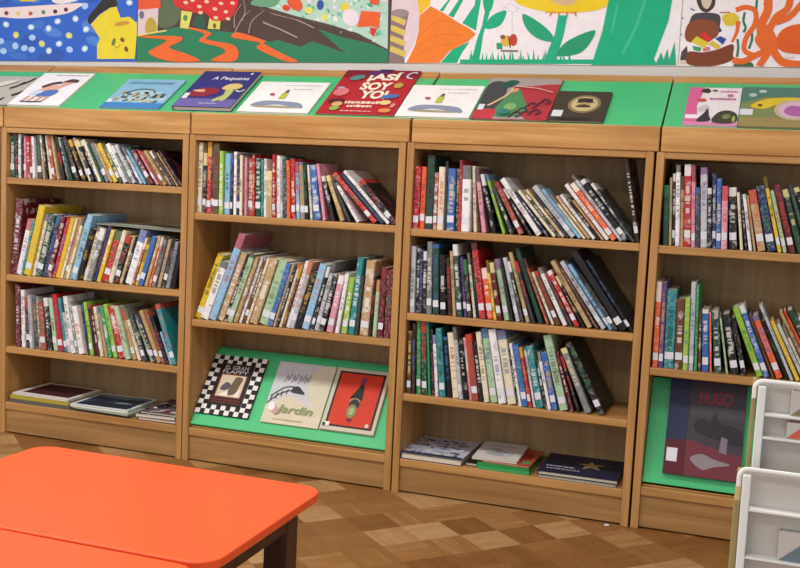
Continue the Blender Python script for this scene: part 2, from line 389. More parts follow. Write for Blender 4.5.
ROWS = [
 (0, 1.0504, 'top', 5.5, 181, [(10,0),(30,2),(45,8),(58,12),(70,19),(83,26),(100,27),(125,31),(150,35),(178,38)],
  'D5/47L k3/44 w3.5/45L d2/40 P3/42 r4/42 m3/42 w2.5/42 c5/46L b2.5/46 k2/44 i3/47 T4/45L b2.5/46 k4/45 c3/44 D3/43 k5/46 d4/44 i3.5/47 k4/45L c2.5/45 i3.5/46 D3/42 g5/43L b2.5/43 y5/43L D4/42 w5/44L g2.5/43 s5/44L N2/42 s3.5/43 U3/43 D2/44 m5/40L P3.5/40 T3.5/39 b4/41L n4/41 d3.5/42 b1.8/41 k4/43'),
 (0, .6576, 'middle', 7, 179, [(8,0),(13,-13),(60,-16),(100,-17),(140,-17),(165,-12),(179,-6)],
  'm6/76 w5/57L t2.5/58 y6/72L i3/64 D6/64L N4/64 m4/64L r3.5/63 y4/63 i2/63 b3/63L i2.5/64 S2/63 U5/68L k4/54 i3.5/57L g5/55 N4/58 y3.5/55 r6/53L i4/55 k5/50L b3/51 k2/50 w6.5/57L T2/50 y3/50 u4.5/52L b3/53 o2/52 g3.5/52L b3/50 c3.5/50L g3.5/48 k3/47'),
 (0, .3616, 'lowest', 15, 176, [(15,1),(40,6),(60,10),(78,12),(95,10),(118,16),(130,17),(148,25),(165,24),(176,19)],
  'm4/62 w3.5/57L k4/50 s3/53L c3/53 g2.5/52 T5/47L k4/52 S4/52L r5/57L t3/54 s4/40L w4/57 g2.5/52 w5/48L b2/48 N2.5/50 l3.5/53L k3/50 m2.5/50 i3/50L b2.5/50 G3.5/51 l4/54L r6.5/53L S4.5/54 b4/51 i3/53 c4/48L S3/50 N3.5/48 b4/55L T3.5/54 k4/50 U2/34 t5/62L'),
 (1, .957, 'top', 196, 396, [(196,0),(285,2.5),(305,5),(322,10),(332,15),(346,24),(357,33),(368,44),(395,46)],
  'i4.5/70L k4/60 r5/72L N3/68 n6/70 l4.5/63L U6/61L k3/55 w3.5/63 N4/61L i3/60 m2/58 P2.5/58 T5.5/57L r2.5/61 D6/58L t2.5/57 w3/58 b6.5/46 r3/63 w4/62L s2.5/61L D4.5/62 o3.5/58 r4.5/60L U4/57L b5/57L k4/56 i2.5/55 u7/55L P3.5/57 k4/46@17 b5/48@22 c3/44@26 w4/46@34 r7/66L@45 N5/66@45 w5/71L@45 k8/56L@43'),
 (1, .5514, 'middle', 192.5, 389.5, [(193,-20),(225,-19),(262,-17),(300,-15),(320,-13),(338,-7),(350,-5),(365,-3),(389,0)],
  'y6/69L w7/62L U6.5/92 b6/73 k2.5/70 S5/73L b3.5/70 w2.5/71 n3/70 i2.5/70 b7/69 S8/68L u5/66L b2.5/66 k2/64 i2.5/66 n2/66 w3.5/70L s4.5/70 k5/60 U6.5/68L k3/66 s4/72L k5/60 P5.5/58L w3.5/61 l5/57L t5.5/77L c2.5/60 b8/75L k2.5/60 S3.5/57 m5/70L m6/68'),
 (2, .9508, 'top', 410.5, 640.5, [(411,0),(466,1.5),(480,11),(502,23),(518,31),(532,37),(549,42),(600,41),(628,40),(634,38),(637.5,2)],
  'r6/62L o5/62L D7.5/74L T4/57 i6.5/63L c3/69 u7.5/62L D3/62 r3/71 w8.5/66L i3/66 P4.5/64 k4/60 l3/62 c4/50 T5.5/58L k3/54 w6.5/68 N3/56 i4/59 D3/54 b4/61 c3/55 s7/65L U4.5/62 i3/57 b4/54 w4.5/56L k3.5/52 b3/50 w5.5/70L o7/71L s4.5/82 k7/76L c4/72 d4.5/86L'),
 (2, .6527, 'second', 405, 634, [(405,1),(430,2),(446,5),(472,9),(500,12),(522,17),(545,24),(562,28),(575,31),(605,37),(636,36)],
  's5/66 k4/65 N3/64 k4/62 g5.5/72L D6.5/70L k6/60 d5/58 b3.5/65 D5.5/72L p3.5/60L k4.5/58 i3/65 k3/60 r6.5/76L o7/51L y3/60 m5/58L S6/62L k3/58 s4.5/65 c3/62 b4.5/72L c3.5/64 D5.5/78 T3/70 i3.5/56L n5/58L w5/63L c3/58 r6/62L k3.5/58 b6/76 n3.5/70 s6/79L U5/77L c5.5/66L k10/92L k5/84L'),
 (2, .3617, 'third', 406, 604, [(406,1),(430,5),(450,8),(480,10),(505,12),(530,13),(555,15),(568,18),(585,26),(600,31)],
  'n4/62L d3/70 G4/78L D5/78 G2/76 k3/66 w3/61 t5.5/68L k4.5/60 i6/65 s3.5/72L k4/60 P3/62 T6/66L k4/60 i5/70 S6.5/77L w7/78L i8.5/77L k2/60 w2.5/63 u5.5/62L r3/60L w2.5/60 t6.5/62L k3/58 w3/58 u5.5/58L S8/76L m3/62 k2.5/58 g6.5/68 k7/78L'),
 (3, .9488, 'top', 661, 840, [(662,3),(706,4),(726,3),(742,9),(760,13),(785,16),(840,24)],
  'D6/60 b2.5/68 k3/72L w4.5/81 b3.5/70 r7/82L P4/82L c4.5/60 s7/80L k4/60 N4/75L u5/70L P6/63L k8/62 i3/58 k2/56 w3.5/57 b2.5/56 b8/62 N9/67L y4/77 S4.5/64L m6.5/70L D7/66 c5/72L k6/70 U5/60L n6/62 T5/64L'),
 (3, .5465, 'middle', 650, 850, [(650,1),(690,2),(712,5),(728,14),(748,24),(770,26),(790,28),(850,30)],
  'o5.5/85L p4.5/85L t10/78L n8/70L l5/72L s5/88L G2.5/86 n3/60 u6.5/62L o2/60 D7/62L S2/60 k8/60L@13 k5/58L@15 l6.5/72L@23 u6/75L@23 n3/66@24 o7/66L@25 k4/62@26 s3.5/80@26 y5/64@27 s4/62@28 i3/60@28 b4/76@29 o3.5/78L@29 D7/80@30 w6/74L@30 r5/70@30 N6/72L@30'),
]
NB = 0
TOPS = []
for u, z, rown, xs, xe, keys, toks in ROWS:
    items = [parse(q) for q in toks.split()]
    wall = CASES[u+1][1]+PT
    X = lambda x: hit(x, 300, (0, .015, 0), (0, 1, 0)).x
    def Xat(px):
        lo, hi = -1, 5
        for _ in range(40):
            mid = (lo+hi)/2
            if pr((mid, .015, z))[0] > px: hi = mid
            else: lo = mid
        return lo
    xend = min(Xat(xe), XS[u+1]-.005-PT-.002)
    above = [q for q in CASES[u+1][3] if q > z+.01]
    clear = (min(above)-SHELF_T if above else 1.228)-z-.004
    res, sc = layout(items, z, Xat(xs), xend, wall, keys, clear, (CASES[u+1][2]-PT-.001) if u < 3 else 99)
    print('row', u, rown, 'scale', round(sc, 3), 'n', len(items))
    n = len(items)
    names = [PAL[q[0]][1] for q in items]
    where = '%s row of %s' % (rown, CASEN[u])
    trip = [(names[i-1] if i else None, names[i], names[i+1] if i < n-1 else None) for i in range(n)]
    # books outside the frame on the right are dropped
    for i, ((code, w, h, lab, _a), (p, bx, t, hh, a, _r)) in enumerate(zip(items, res)):
        if u == 3 and pr((p, 0, z))[0] > 835: continue
        lean = '' if abs(a) < 4 else (' leaning left' if a > 0 else ' leaning right')
        nm = names[i]
        if names.count(nm) == 1: txt = 'only %s book%s in %s' % (nm, lean, where)
        elif i == 0: txt = '%s book at left end of %s' % (nm, where)
        elif i == n-1 and u < 3: txt = '%s book at right end of %s' % (nm, where)
        elif trip.count(trip[i]) == 1 and trip.count(trip[i][::-1]) == (1 if trip[i] == trip[i][::-1] else 0) and nm not in (trip[i][0], trip[i][2]):
            txt = '%s book between %s and %s ones, %s' % (nm, trip[i][0], trip[i][2], where) if trip[i][0] != trip[i][2] else '%s book between two %s ones, %s' % (nm, trip[i][0], where)
        elif i <= n-1-i or u == 3: txt = '%s book, %s from left, %s' % (nm, ORD[i], where)
        else: txt = '%s book, %s from right, %s' % (nm, ORD[n-1-i], where)
        d = min(.24, max(.15, hh*.8+random.uniform(-.03, .03))); y0 = .014+random.random()*.014
        e = empty('book', txt, 'book', (p, y0, z+.0004), 'books in the %s' % where.replace('of ','of the '))
        e.rotation_euler = (0, R(-a), 0)
        book_parts(t, d, hh, 0 if a >= 0 else -t, code, e, lab or (t > .011 and random.random() < .35), .02+random.random()*.012)
        NB += 1
        if u == 0 and rown == 'middle': TOPS.append([(x, z+zz) for x, zz in corners(p, t, hh, a)[2:]])
print('books', NB)

# ------------------------------------------------------------------ drawing helpers for covers and murals
def smooth(pts, k=5):
    n = len(pts); out = []
    for i in range(n):
        p0, p1, p2, p3 = pts[i-1], pts[i], pts[(i+1) % n], pts[(i+2) % n]
        for j in range(k):
            t = j/k
            out.append(tuple(.5*(2*p1[c]+(p2[c]-p0[c])*t+(2*p0[c]-5*p1[c]+4*p2[c]-p3[c])*t*t+(3*p1[c]-p0[c]-3*p2[c]+p3[c])*t**3) for c in (0, 1)))
    return out
def ell(cx, cy, a, b, rot=0, n=20):
    c, s = math.cos(R(rot)), math.sin(R(rot))
    return [(cx+a*math.cos(q)*c-b*math.sin(q)*s, cy+a*math.cos(q)*s+b*math.sin(q)*c) for q in [2*math.pi*i/n for i in range(n)]]
def rect(x0, y0, x1, y1): return [(x0, y0), (x1, y0), (x1, y1), (x0, y1)]
def strokeq(pts, w, k=5):
    """list of quads along an open smoothed line"""
    P = []
    for i in range(len(pts)-1):
        p0, p1, p2, p3 = pts[max(i-1, 0)], pts[i], pts[i+1], pts[min(i+2, len(pts)-1)]
        for j in range(k):
            t = j/k
            P.append(tuple(.5*(2*p1[c]+(p2[c]-p0[c])*t+(2*p0[c]-5*p1[c]+4*p2[c]-p3[c])*t*t+(3*p1[c]-p0[c]-3*p2[c]+p3[c])*t**3) for c in (0, 1)))
    P.append(pts[-1]); L = []; Rr = []
    for i, p in enumerate(P):
        a, b = P[max(i-1, 0)], P[min(i+1, len(P)-1)]
        dx, dy = b[0]-a[0], b[1]-a[1]; l = math.hypot(dx, dy) or 1
        ww = w if not isinstance(w, tuple) else w[0]+(w[1]-w[0])*i/(len(P)-1)
        L.append((p[0]-dy/l*ww/2, p[1]+dx/l*ww/2)); Rr.append((p[0]+dy/l*ww/2, p[1]-dx/l*ww/2))
    return [[L[i], L[i+1], Rr[i+1], Rr[i]] for i in range(len(P)-1)]
_tx = {}
def text_mesh(s, shear=0, bold=.012):
    if (s, shear, bold) in _tx: return _tx[(s, shear, bold)]
    cu = bpy.data.curves.new('t', 'FONT'); cu.body = s; cu.shear = shear; cu.resolution_u = 3; cu.offset = bold
    ob = bpy.data.objects.new('t', cu); COL.objects.link(ob)
    dg = bpy.context.evaluated_depsgraph_get()
    me = bpy.data.meshes.new_from_object(ob.evaluated_get(dg))
    bpy.data.objects.remove(ob)
    xs = [v.co.x for v in me.vertices]; ys = [v.co.y for v in me.vertices]
    _tx[(s, shear, bold)] = (me, min(xs), max(xs), min(ys), max(ys))
    return _tx[(s, shear, bold)]
class Art:
    """paint on a surface: fn(u, v, lift) -> point"""
    def __init__(s, mb, fn, step=.00018): s.mb = mb; s.fn = fn; s.k = 1; s.step = step; s.clip = None
    def poly(s, pts, hx):
        if s.clip:
            x0, y0, x1, y1 = s.clip
            for ax, lim, sg in ((0, x0, 1), (0, x1, -1), (1, y0, 1), (1, y1, -1)):
                o = []
                for a, b in zip(pts, pts[1:]+pts[:1]):
                    da, db = (a[ax]-lim)*sg, (b[ax]-lim)*sg
                    if da >= 0: o.append(a)
                    if da*db < 0:
                        t = da/(da-db); o.append((a[0]+(b[0]-a[0])*t, a[1]+(b[1]-a[1])*t))
                pts = o
                if len(pts) < 3: return s
        s.mb.face([s.fn(u, v, s.k*s.step) for u, v in pts], ink(hx)); s.k += .25; return s
    def sm(s, pts, hx): return s.poly(smooth(pts), hx)
    def stroke(s, pts, w, hx, k=5):
        for q in strokeq(pts, w, k): s.poly(q, hx)
        return s
    def layer(s): s.k = math.ceil(s.k)+1; return s
    def text(s, txt, x0, y0, x1, y1, hx, shear=0, bold=.012):
        me, a, b, c, d = text_mesh(txt, shear, bold); lift = (s.k+1)*s.step
        s.mb.mesh_in(me, lambda co: s.fn(x0+(co.x-a)/(b-a)*(x1-x0), y0+(co.y-c)/(d-c)*(y1-y0), lift), ink(hx)); s.k += 1
        return s
    def words(s, x0, x1, y, h, hx, seed=1, gap=.012):
        rn = random.Random(seed); x = x0
        while x < x1:
            w = rn.uniform(.02, .06); s.poly(rect(x, y, min(x+w, x1), y+h*rn.uniform(.7, 1)), hx); x += w+gap
        return s
def ink(hx): return plain('paint '+hx, hx, .55, .10, 22)
CARD = {}
def flat_book(name, label, origin, rot, w, h, t, cover, art=None, group=None, sticker=None, sheen=.35, front=False):
    """book lying on its back: x across, y up the cover, z out; rot = Matrix 3x3"""
    e = empty(name, label, 'book', origin, group)
    e.rotation_euler = rot.to_euler()
    c = min(.0022, t*.2)
    cm = plain('cover '+cover, cover, sheen, .08, 25, .4)
    mb = MB()
    mb.box((0, 0, 0), (w, h, c), cm); mb.box((0, 0, t-c), (w, h, t), cm); mb.box((0, 0, c), (w, c*1.5, t-c) if front else (c*1.5, h, t-c), cm)
    if art:
        A = Art(mb, lambda u, v, l: (u*w, v*h, t+l)); A.clip = (0, 0, 1, 1); art(A)
    cov = mb.build('cover', e)
    MB().box((.003 if front else c*1.5, c*1.5 if front else .003, c), (w-.003, h-.003, t-c), PAGES).build('page_block', e)
    if sticker:
        x0, y0, x1, y1 = sticker
        MB().box((x0*w, y0*h, t), (x1*w, y1*h, t+.0016), LABEL).build('spine_label', cov)
    return e
RL = Matrix.Rotation(SL, 3, 'X')
def lid_pt(x, s): return (x, .0126+s*cs, ZL+.0126*math.tan(SL)+s*sn+.0005)
GL = 'face-out books on the sloped display tops'
def on_lid(label, xa, xb, ya, yb, t, cover, art, sticker=None):
    L = (yb-ya)/cs; y = max(ya, .0135)
    return flat_book('picture_book', label, (xa, y-sn*.0006, ZL+y*math.tan(SL)+.0008), RL, xb-xa, L, t, cover, art, GL, sticker)

def a_zebra(A):
    A.poly(rect(0, 0, 1, 1), '#b9b5ad').layer()
    for x, y, q in [(.05, .05, .5), (.3, .1, .7), (.55, .0, .9), (.1, .45, .3), (.6, .55, .5), (.75, .7, .5), (.85, .3, .6)]:
        A.stroke([(x, y), (x+.12, y+.10), (x+.18, y+.24)], (.13*q, .04), '#26272b')
    A.layer(); A.sm([(.2, .55), (.5, .7), (.6, .85), (.35, .8), (.15, .7)], '#d9d6cf')
on_lid('grey zebra-striped book at far left, partly under the white cover with two children', -.195, .008, .004, .212, .006, '#8f8c86', a_zebra)
def a_kids(A):
    A.poly(rect(0, 0, 1, 1), '#efeef4').layer()
    A.words(.3, .95, .91, .03, '#8a8aa0', 3).layer()
    A.sm([(.22, .42), (.40, .52), (.62, .50), (.6, .38), (.40, .32)], '#d9a48e'); A.sm([(.30, .50), (.45, .62), (.66, .55), (.60, .47), (.42, .48)], '#e3b09a')
    A.sm([(.58, .5), (.72, .60), (.80, .72), (.72, .78), (.62, .68)], '#e0a79c').layer()
    A.sm([(.26, .56), (.38, .68), (.55, .72), (.58, .66), (.44, .62), (.34, .52)], '#463832'); A.sm([(.58, .7), (.68, .80), (.84, .78), (.86, .70), (.74, .70)], '#57392f')
    A.sm([(.36, .26), (.62, .26), (.70, .40), (.62, .46), (.42, .42)], '#4f78bb'); A.sm([(.2, .3), (.36, .32), (.4, .42), (.24, .44)], '#c9d6ea').layer()
    for x in (.24, .36, .5, .62): A.stroke([(x, .26), (x-.04, .1)], .05, '#d8a08e')
    A.stroke([(.18, .09), (.35, .08), (.6, .09)], .03, '#565a70')
on_lid('white picture book showing two hugging children, left end of the sloped top', .010, .254, .004, .239, .008, '#f0eff3', a_kids)
def a_sky(A):
    A.poly(rect(0, 0, 1, 1), '#86b8d8'); A.layer(); A.poly(rect(0, 0, 1, .17), '#3f82c4')
    A.sm([(.1, .3), (.3, .55), (.6, .6), (.9, .45), (.95, .25), (.6, .2), (.2, .22)], '#a9cbd8').layer()
    A.words(.08, .85, .82, .09, '#5d93bf', 5); A.layer()
    rn = random.Random(4)
    for _ in range(34):
        x = rn.uniform(.12, .9); y = rn.uniform(.2, .5); A.sm(ell(x, y, rn.uniform(.02, .05), rn.uniform(.02, .05), rn.uniform(0, 90), 7), rn.choice(['#3d4450', '#7b7f62', '#cfc6a0', '#4e6a7d', '#b8a26a', '#2f3238']))
    A.layer(); A.stroke([(.2, .5), (.4, .62), (.62, .6), (.7, .5)], .025, '#5c6b78')
on_lid('light blue picture book with a busy harbour scene, lying between white and navy covers', .440, .702, .017, .218, .006, '#7fb0d6', a_sky, (.02, .17, .10, .28))
def a_navy(A):
    A.poly(rect(0, 0, 1, 1), '#33357c'); A.layer(); A.poly(rect(0, 0, 1, .22), '#6a63a8').layer()
    A.text('A Pequena', .26, .72, .90, .84, '#e7e6f2', .1).layer()
    A.sm([(.08, .35), (.2, .50), (.5, .50), (.58, .40), (.4, .28), (.15, .28)], '#8e2a3c'); A.layer(); A.sm([(.12, .44), (.3, .46), (.32, .40), (.2, .4)], '#d9b39a')
    A.sm([(.58, .50), (.64, .62), (.80, .64), (.90, .58), (.86, .50), (.7, .46)], '#d8c27c'); A.sm([(.68, .46), (.80, .46), (.82, .30), (.78, .16), (.7, .18), (.62, .14), (.6, .2), (.7, .32)], '#b7c078').layer()
    A.stroke([(.84, .46), (.93, .42), (.99, .48)], .03, '#cfd2c0'); A.words(.42, .72, .07, .03, '#b8b6d8', 2); A.sm(ell(.88, .92, .025, .03), '#d8d0a8')
on_lid('navy blue hardback with a yellow-haired child, second bookcase left end of sloped top', .762, 1.010, .018, .266, .018, '#2d2f6d', a_navy, (.03, .22, .12, .36))
def a_pencil(A):
    A.poly(rect(0, 0, 1, 1), '#efeef0').layer()
    A.words(.40, .93, .86, .035, '#c9b9b6', 7); A.words(.55, .84, .74, .03, '#b9b6c9', 8); A.layer()
    A.sm([(.12, .20), (.24, .34), (.5, .35), (.78, .30), (.88, .16), (.80, .14), (.5, .24), (.3, .20)], '#8793ad'); A.sm([(.14, .16), (.5, .20), (.8, .14), (.5, .13)], '#a69a7c').layer()
    A.poly([(.44, .42), (.53, .42), (.53, .62), (.44, .62)], '#b7bf50'); A.poly([(.46, .62), (.52, .62), (.51, .72), (.48, .72)], '#4d5a50')
    A.sm(ell(.31, .56, .035, .05, 40, 9), '#b4506a')
on_lid('white landscape book with a small pencil drawing, between the navy and red covers', 1.036, 1.322, .014, .216, .007, '#f0eff0', a_pencil)
def a_asi(A):
    A.poly(rect(0, 0, 1, 1), '#b3202e'); A.layer(); A.poly(rect(0, .82, 1, 1), '#84172f').layer()
    A.sm([(.3, .9), (.45, 1), (.6, .95), (.5, .88)], '#5d2a6c')
    A.text('¡ASÍ', .36, .72, .79, .95, '#f3ead9', .0, .045); A.text('SOY', .34, .53, .74, .71, '#f3ead9', .0, .045); A.text('YO!', .40, .33, .76, .52, '#f3ead9', .0, .045).layer()
    A.words(.28, .72, .215, .06, '#f0d9c9', 3, .01); A.words(.34, .66, .135, .055, '#f0d9c9', 4, .01); A.words(.3, .7, .04, .02, '#e6b9a9', 5)
    A.stroke([(.95, .80), (.88, .82), (.87, .89), (.93, .94), (.98, .92)], .028, '#c9c3df')
    A.sm(ell(.22, .8, .1, .06, 20), '#5b8a8a'); A.sm(ell(.14, .46, .1, .09, 0), '#d9747c'); A.sm(ell(.16, .26, .11, .06, 0), '#5a1a1e'); A.sm(ell(.2, .19, .07, .05, 0), '#d9a878')
    A.sm(ell(.2, .1, .06, .05, 0), '#8fae52'); A.sm(ell(.83, .63, .06, .06, 30), '#b7a34c'); A.sm(ell(.82, .38, .11, .05, 10), '#4d6fae'); A.sm(ell(.80, .24, .075, .05, 0), '#e2cf8a'); A.sm(ell(.86, .07, .08, .045, 0), '#e08c5a')
    A.sm(ell(.92, .18, .03, .05, 0), '#d98a7c'); A.layer(); A.sm(ell(.10, .55, .05, .03, 0), '#b89ac0'); A.sm(ell(.55, .99, .1, .02, 0), '#35306a')
on_lid('red picture book with big cream letters and small figures around them', 1.352, 1.650, .018, .308, .007, '#b3202e', a_asi)
on_lid('white landscape book with a small pencil drawing, between the red and swirl covers', 1.655, 1.924, .014, .213, .007, '#f0eff0', a_pencil)
def a_swirl(A):
    A.poly(rect(0, 0, 1, 1), '#a89a98'); A.layer(); A.sm([(.0, .0), (.0, .8), (.2, .9), (.3, .7), (.3, .2), (.2, .0)], '#3d4045'); A.sm([(.35, .72), (.6, .8), (1.1, .8), (1.1, .05), (.8, -.05), (.5, .3)], '#b02f3c').layer()
    A.sm([(.25, .1), (.34, .55), (.44, .74), (.6, .45), (.7, .2), (.5, .05)], '#4a8a5c'); A.sm([(.0, -.05), (.25, -.05), (.28, .2), (.1, .22), (.0, .15)], '#c23644'); A.layer()
    A.sm([(.18, .82), (.3, .94), (.42, .9), (.36, .78), (.26, .74)], '#1f4f4a')
    A.stroke([(.14, .3), (.26, .45), (.36, .62), (.37, .74)], .035, '#d8b58e'); A.sm(ell(.42, .68, .035, .06, -20), '#d0a06a'); A.sm(ell(.45, .28, .08, .09, 0), '#7fb06c')
    for c in ((.62, .2), (.72, .32), (.56, .1), (.8, .16), (.88, .4)): A.stroke([(c[0]-.07, c[1]-.07), (c[0], c[1]+.06), (c[0]+.08, c[1]), (c[0]+.02, c[1]-.06)], .03, '#4d2a3c')
    A.stroke([(.4, .76), (.7, .72), (.95, .62)], .02, '#d9a8a0'); A.sm(ell(.4, .14, .08, .07, 0), '#2f7a72')
on_lid('red and green swirling picture book with a reaching figure, left of the dark oval one', 1.932, 2.192, .012, .268, .007, '#9c3a44', a_swirl, (.02, .2, .10, .33))
def a_oval(A):
    A.poly(rect(0, 0, 1, 1), '#3f352e').layer()
    A.sm(ell(.56, .56, .30, .30), '#8a7a55'); A.layer(); A.sm(ell(.56, .56, .24, .24), '#cbb88a').layer()
    A.sm([(.42, .62), (.44, .74), (.68, .74), (.70, .64), (.74, .6), (.38, .6)], '#2c2622'); A.sm(ell(.56, .52, .12, .09), '#b99468'); A.layer(); A.sm([(.40, .46), (.56, .54), (.70, .46), (.56, .44)], '#4a382c')
    A.sm([(.1, .05), (.5, .12), (.8, .06), (.5, .02)], '#2c2521')
on_lid('small dark brown book with a pale oval portrait, right of the swirl cover', 2.197, 2.380, .013, .190, .008, '#3b322c', a_oval, (.03, .13, .22, .33))
def a_pink(A):
    A.poly(rect(0, 0, 1, 1), '#e9e2e8'); A.layer(); A.poly([(0, 0), (.28, 0), (.2, .5), (.3, 1), (0, 1)], '#d8649c'); A.poly(rect(0, .0, 1, .08), '#d88ab4').layer()
    A.poly(rect(.02, .16, .3, .26), '#efe9f0'); A.sm([(.22, .9), (.34, .98), (.42, .9), (.36, .84)], '#3f3a30'); A.sm([(.18, .66), (.32, .70), (.36, .62), (.24, .60)], '#c8583c')
    A.words(.6, .95, .87, .05, '#d05a90', 4); A.words(.42, .92, .66, .06, '#b86a9a', 6); A.sm(ell(.8, .78, .06, .04), '#c06aa0'); A.sm(ell(.5, .91, .05, .03), '#6a5a30')
    A.sm([(.24, .1), (.36, .3), (.42, .42), (.46, .24), (.5, .12), (.4, .08)], '#37333a'); A.sm([(.52, .1), (.62, .32), (.8, .38), (.96, .3), (.98, .1), (.74, .04)], '#3d4034').layer()
    A.sm(ell(.78, .22, .08, .06, 20), '#7c8450'); A.sm([(.22, .4), (.36, .52), (.44, .46), (.3, .34)], '#c9c3cf'); A.sm(ell(.92, .16, .03, .08), '#a8a858')
on_lid('pink and white book with black animal drawings, on the far right sloped top', 2.633, 2.800, .012, .230, .006, '#e3d4e0', a_pink)
def a_frog(A):
    A.poly(rect(0, 0, 1, 1), '#7d8a5a'); A.layer(); A.sm([(0, .6), (.3, .75), (.7, .7), (1.1, .8), (1.1, 1.1), (0, 1.1)], '#4d7f72'); A.poly(rect(0, 0, 1, .22), '#9a8a58').layer()
    A.sm([(.12, .5), (.3, .68), (.62, .74), (.95, .68), (.9, .5), (.5, .56), (.3, .44)], '#d9c233'); A.layer()
    A.sm(ell(.68, .42, .26, .25, 0), '#c2b59a'); A.layer(); A.sm(ell(.68, .42, .21, .20, 0), '#d7b6cf'); A.layer(); A.sm([(.54, .40), (.62, .52), (.78, .48), (.84, .34), (.72, .26), (.58, .3)], '#b064a8')
    A.sm(ell(.26, .88, .05, .04), '#b9d0cf'); A.sm(ell(.14, .78, .05, .05), '#a9c9c4'); A.sm(ell(.24, .52, .03, .03), '#6a3c28')
on_lid('green picture book with a yellow open-mouthed creature, far right of sloped top', 2.803, 3.05, .010, .236, .006, '#6f7f52', a_frog, (-.0, .28, .16, .42))

# face-out books on the green board of the second bookcase
R51 = Matrix.Rotation(R(51), 3, 'X'); c51, s51 = math.cos(R(51)), math.sin(R(51))
G2 = 'face-out books on the slanted green board of the second bookcase'
def on_board(label, xa, xb, ya, yb, t, cover, art, sticker=None, extra=None):
    s0 = (ya-.012)/c51
    o_ = (xa, .012+s0*c51-s51*.0006, .1455+s0*s51+c51*.0006)
    return flat_book('picture_book', label, o_, R51, xb-xa, (yb-ya)/c51, t, cover, art, G2, sticker)
def a_check(A):
    A.poly(rect(0, 0, 1, 1), '#1b191b').layer()
    nx, ny = 11, 13
    for i in range(nx):
        for j in range(ny):
            if (i+j) % 2 == 0: A.poly(rect(i/nx, j/ny, (i+1)/nx, (j+1)/ny), '#e9e5e2')
    A.layer(); A.poly(rect(.185, .15, .815, .86), '#241b1c').layer()
    A.poly(rect(.25, .28, .75, .68), '#7c2b26').layer(); A.poly(rect(.27, .30, .73, .665), '#d8c8ac').layer()
    A.text('EL GRAN', .28, .76, .72, .83, '#cfc9cc'); A.text('FLAPPY', .26, .69, .74, .75, '#cfc9cc'); A.layer()
    A.sm([(.32, .44), (.40, .54), (.50, .50), (.46, .42), (.36, .40)], '#5a5260'); A.sm([(.48, .34), (.52, .56), (.56, .64), (.68, .62), (.66, .5), (.62, .36)], '#6a5a44'); A.layer(); A.poly([(.30, .31), (.48, .40), (.50, .31)], '#efe9df'); A.poly([(.60, .31), (.70, .31), (.70, .46)], '#efe9df')
    A.stroke([(.22, .24), (.78, .24)], .012, '#8a3a30', 2); A.stroke([(.22, .20), (.78, .20)], .012, '#8a3a30', 2)
on_board('black and white checkered book with a small central picture', .880, 1.109, .041, .204, .008, '#1d1b1d', a_check)
def a_cream(A):
    A.poly(rect(0, 0, 1, 1), '#d8cdb6'); A.layer(); A.sm([(0, .35), (.0, 1), (.8, 1), (.95, .6), (.8, .3), (.4, .45)], '#c9c8cf'); A.sm([(.62, .8), (.9, 1), (1, .9), (1, .3), (.8, .25)], '#d3cbb4').layer()
    for q in ([(.0, .30), (.2, .48), (.42, .56)], [(.04, .42), (.24, .58), (.45, .60)]): A.stroke(q, .02, '#26242a')
    for i in range(5): A.stroke([(.05+.08*i, .34+.045*i), (.06+.08*i, .44+.04*i)], .016, '#26242a', 2)
    A.sm([(.36, .52), (.44, .62), (.56, .55), (.6, .50), (.48, .50)], '#35323a')
    for x in (.2, .32, .44, .54): A.stroke([(x, .66), (x+.02, .78), (x+.05, .7), (x+.09, .82)], .010, '#6a6a78')
    A.layer(); A.text('Jardin', .20, .13, .84, .30, '#8fa06c', .25); A.sm(ell(.2, .20, .06, .05), '#d49aa0'); A.sm(ell(.12, .25, .06, .07), '#efe9ee'); A.words(.2, .7, .06, .02, '#d4b890', 3)
on_board('cream picture book with a black ladder drawing, between checkered and red covers', 1.163, 1.400, .039, .205, .008, '#d8cdb6', a_cream)
def a_red(A):
    A.poly(rect(0, 0, 1, 1), '#c9c2b0'); A.layer(); A.poly(rect(.07, .06, .94, .95), '#33201f').layer(); A.poly(rect(.11, .09, .90, .92), '#cf3b22').layer()
    A.sm([(.40, .52), (.45, .62), (.52, .74), (.56, .8), (.60, .72), (.62, .58), (.60, .5)], '#1d2420'); A.sm([(.50, .76), (.54, .88), (.60, .86), (.58, .76)], '#7a3a58')
    A.layer(); A.sm(ell(.50, .47, .10, .06), '#b39a78'); A.sm([(.41, .46), (.5, .52), (.6, .46), (.58, .38), (.44, .36)], '#2f332c'); A.layer(); A.sm(ell(.49, .32, .09, .11), '#7f8a5c'); A.layer(); A.sm(ell(.49, .32, .05, .06), '#a9b27c'); A.sm([(.44, .2), (.54, .2), (.52, .16), (.46, .16)], '#6a2a22')
    A.poly(rect(.04, .06, .16, .12), '#e9e6e0'); A.sm(ell(.84, .12, .035, .03), '#e6c9b8'); A.sm(ell(.06, .08, .03, .03), '#3a3a3a')
on_board('red book with a dark frame and hatted figure, right of the cream cover', 1.408, 1.622, .040, .205, .012, '#c4bda9', a_red)

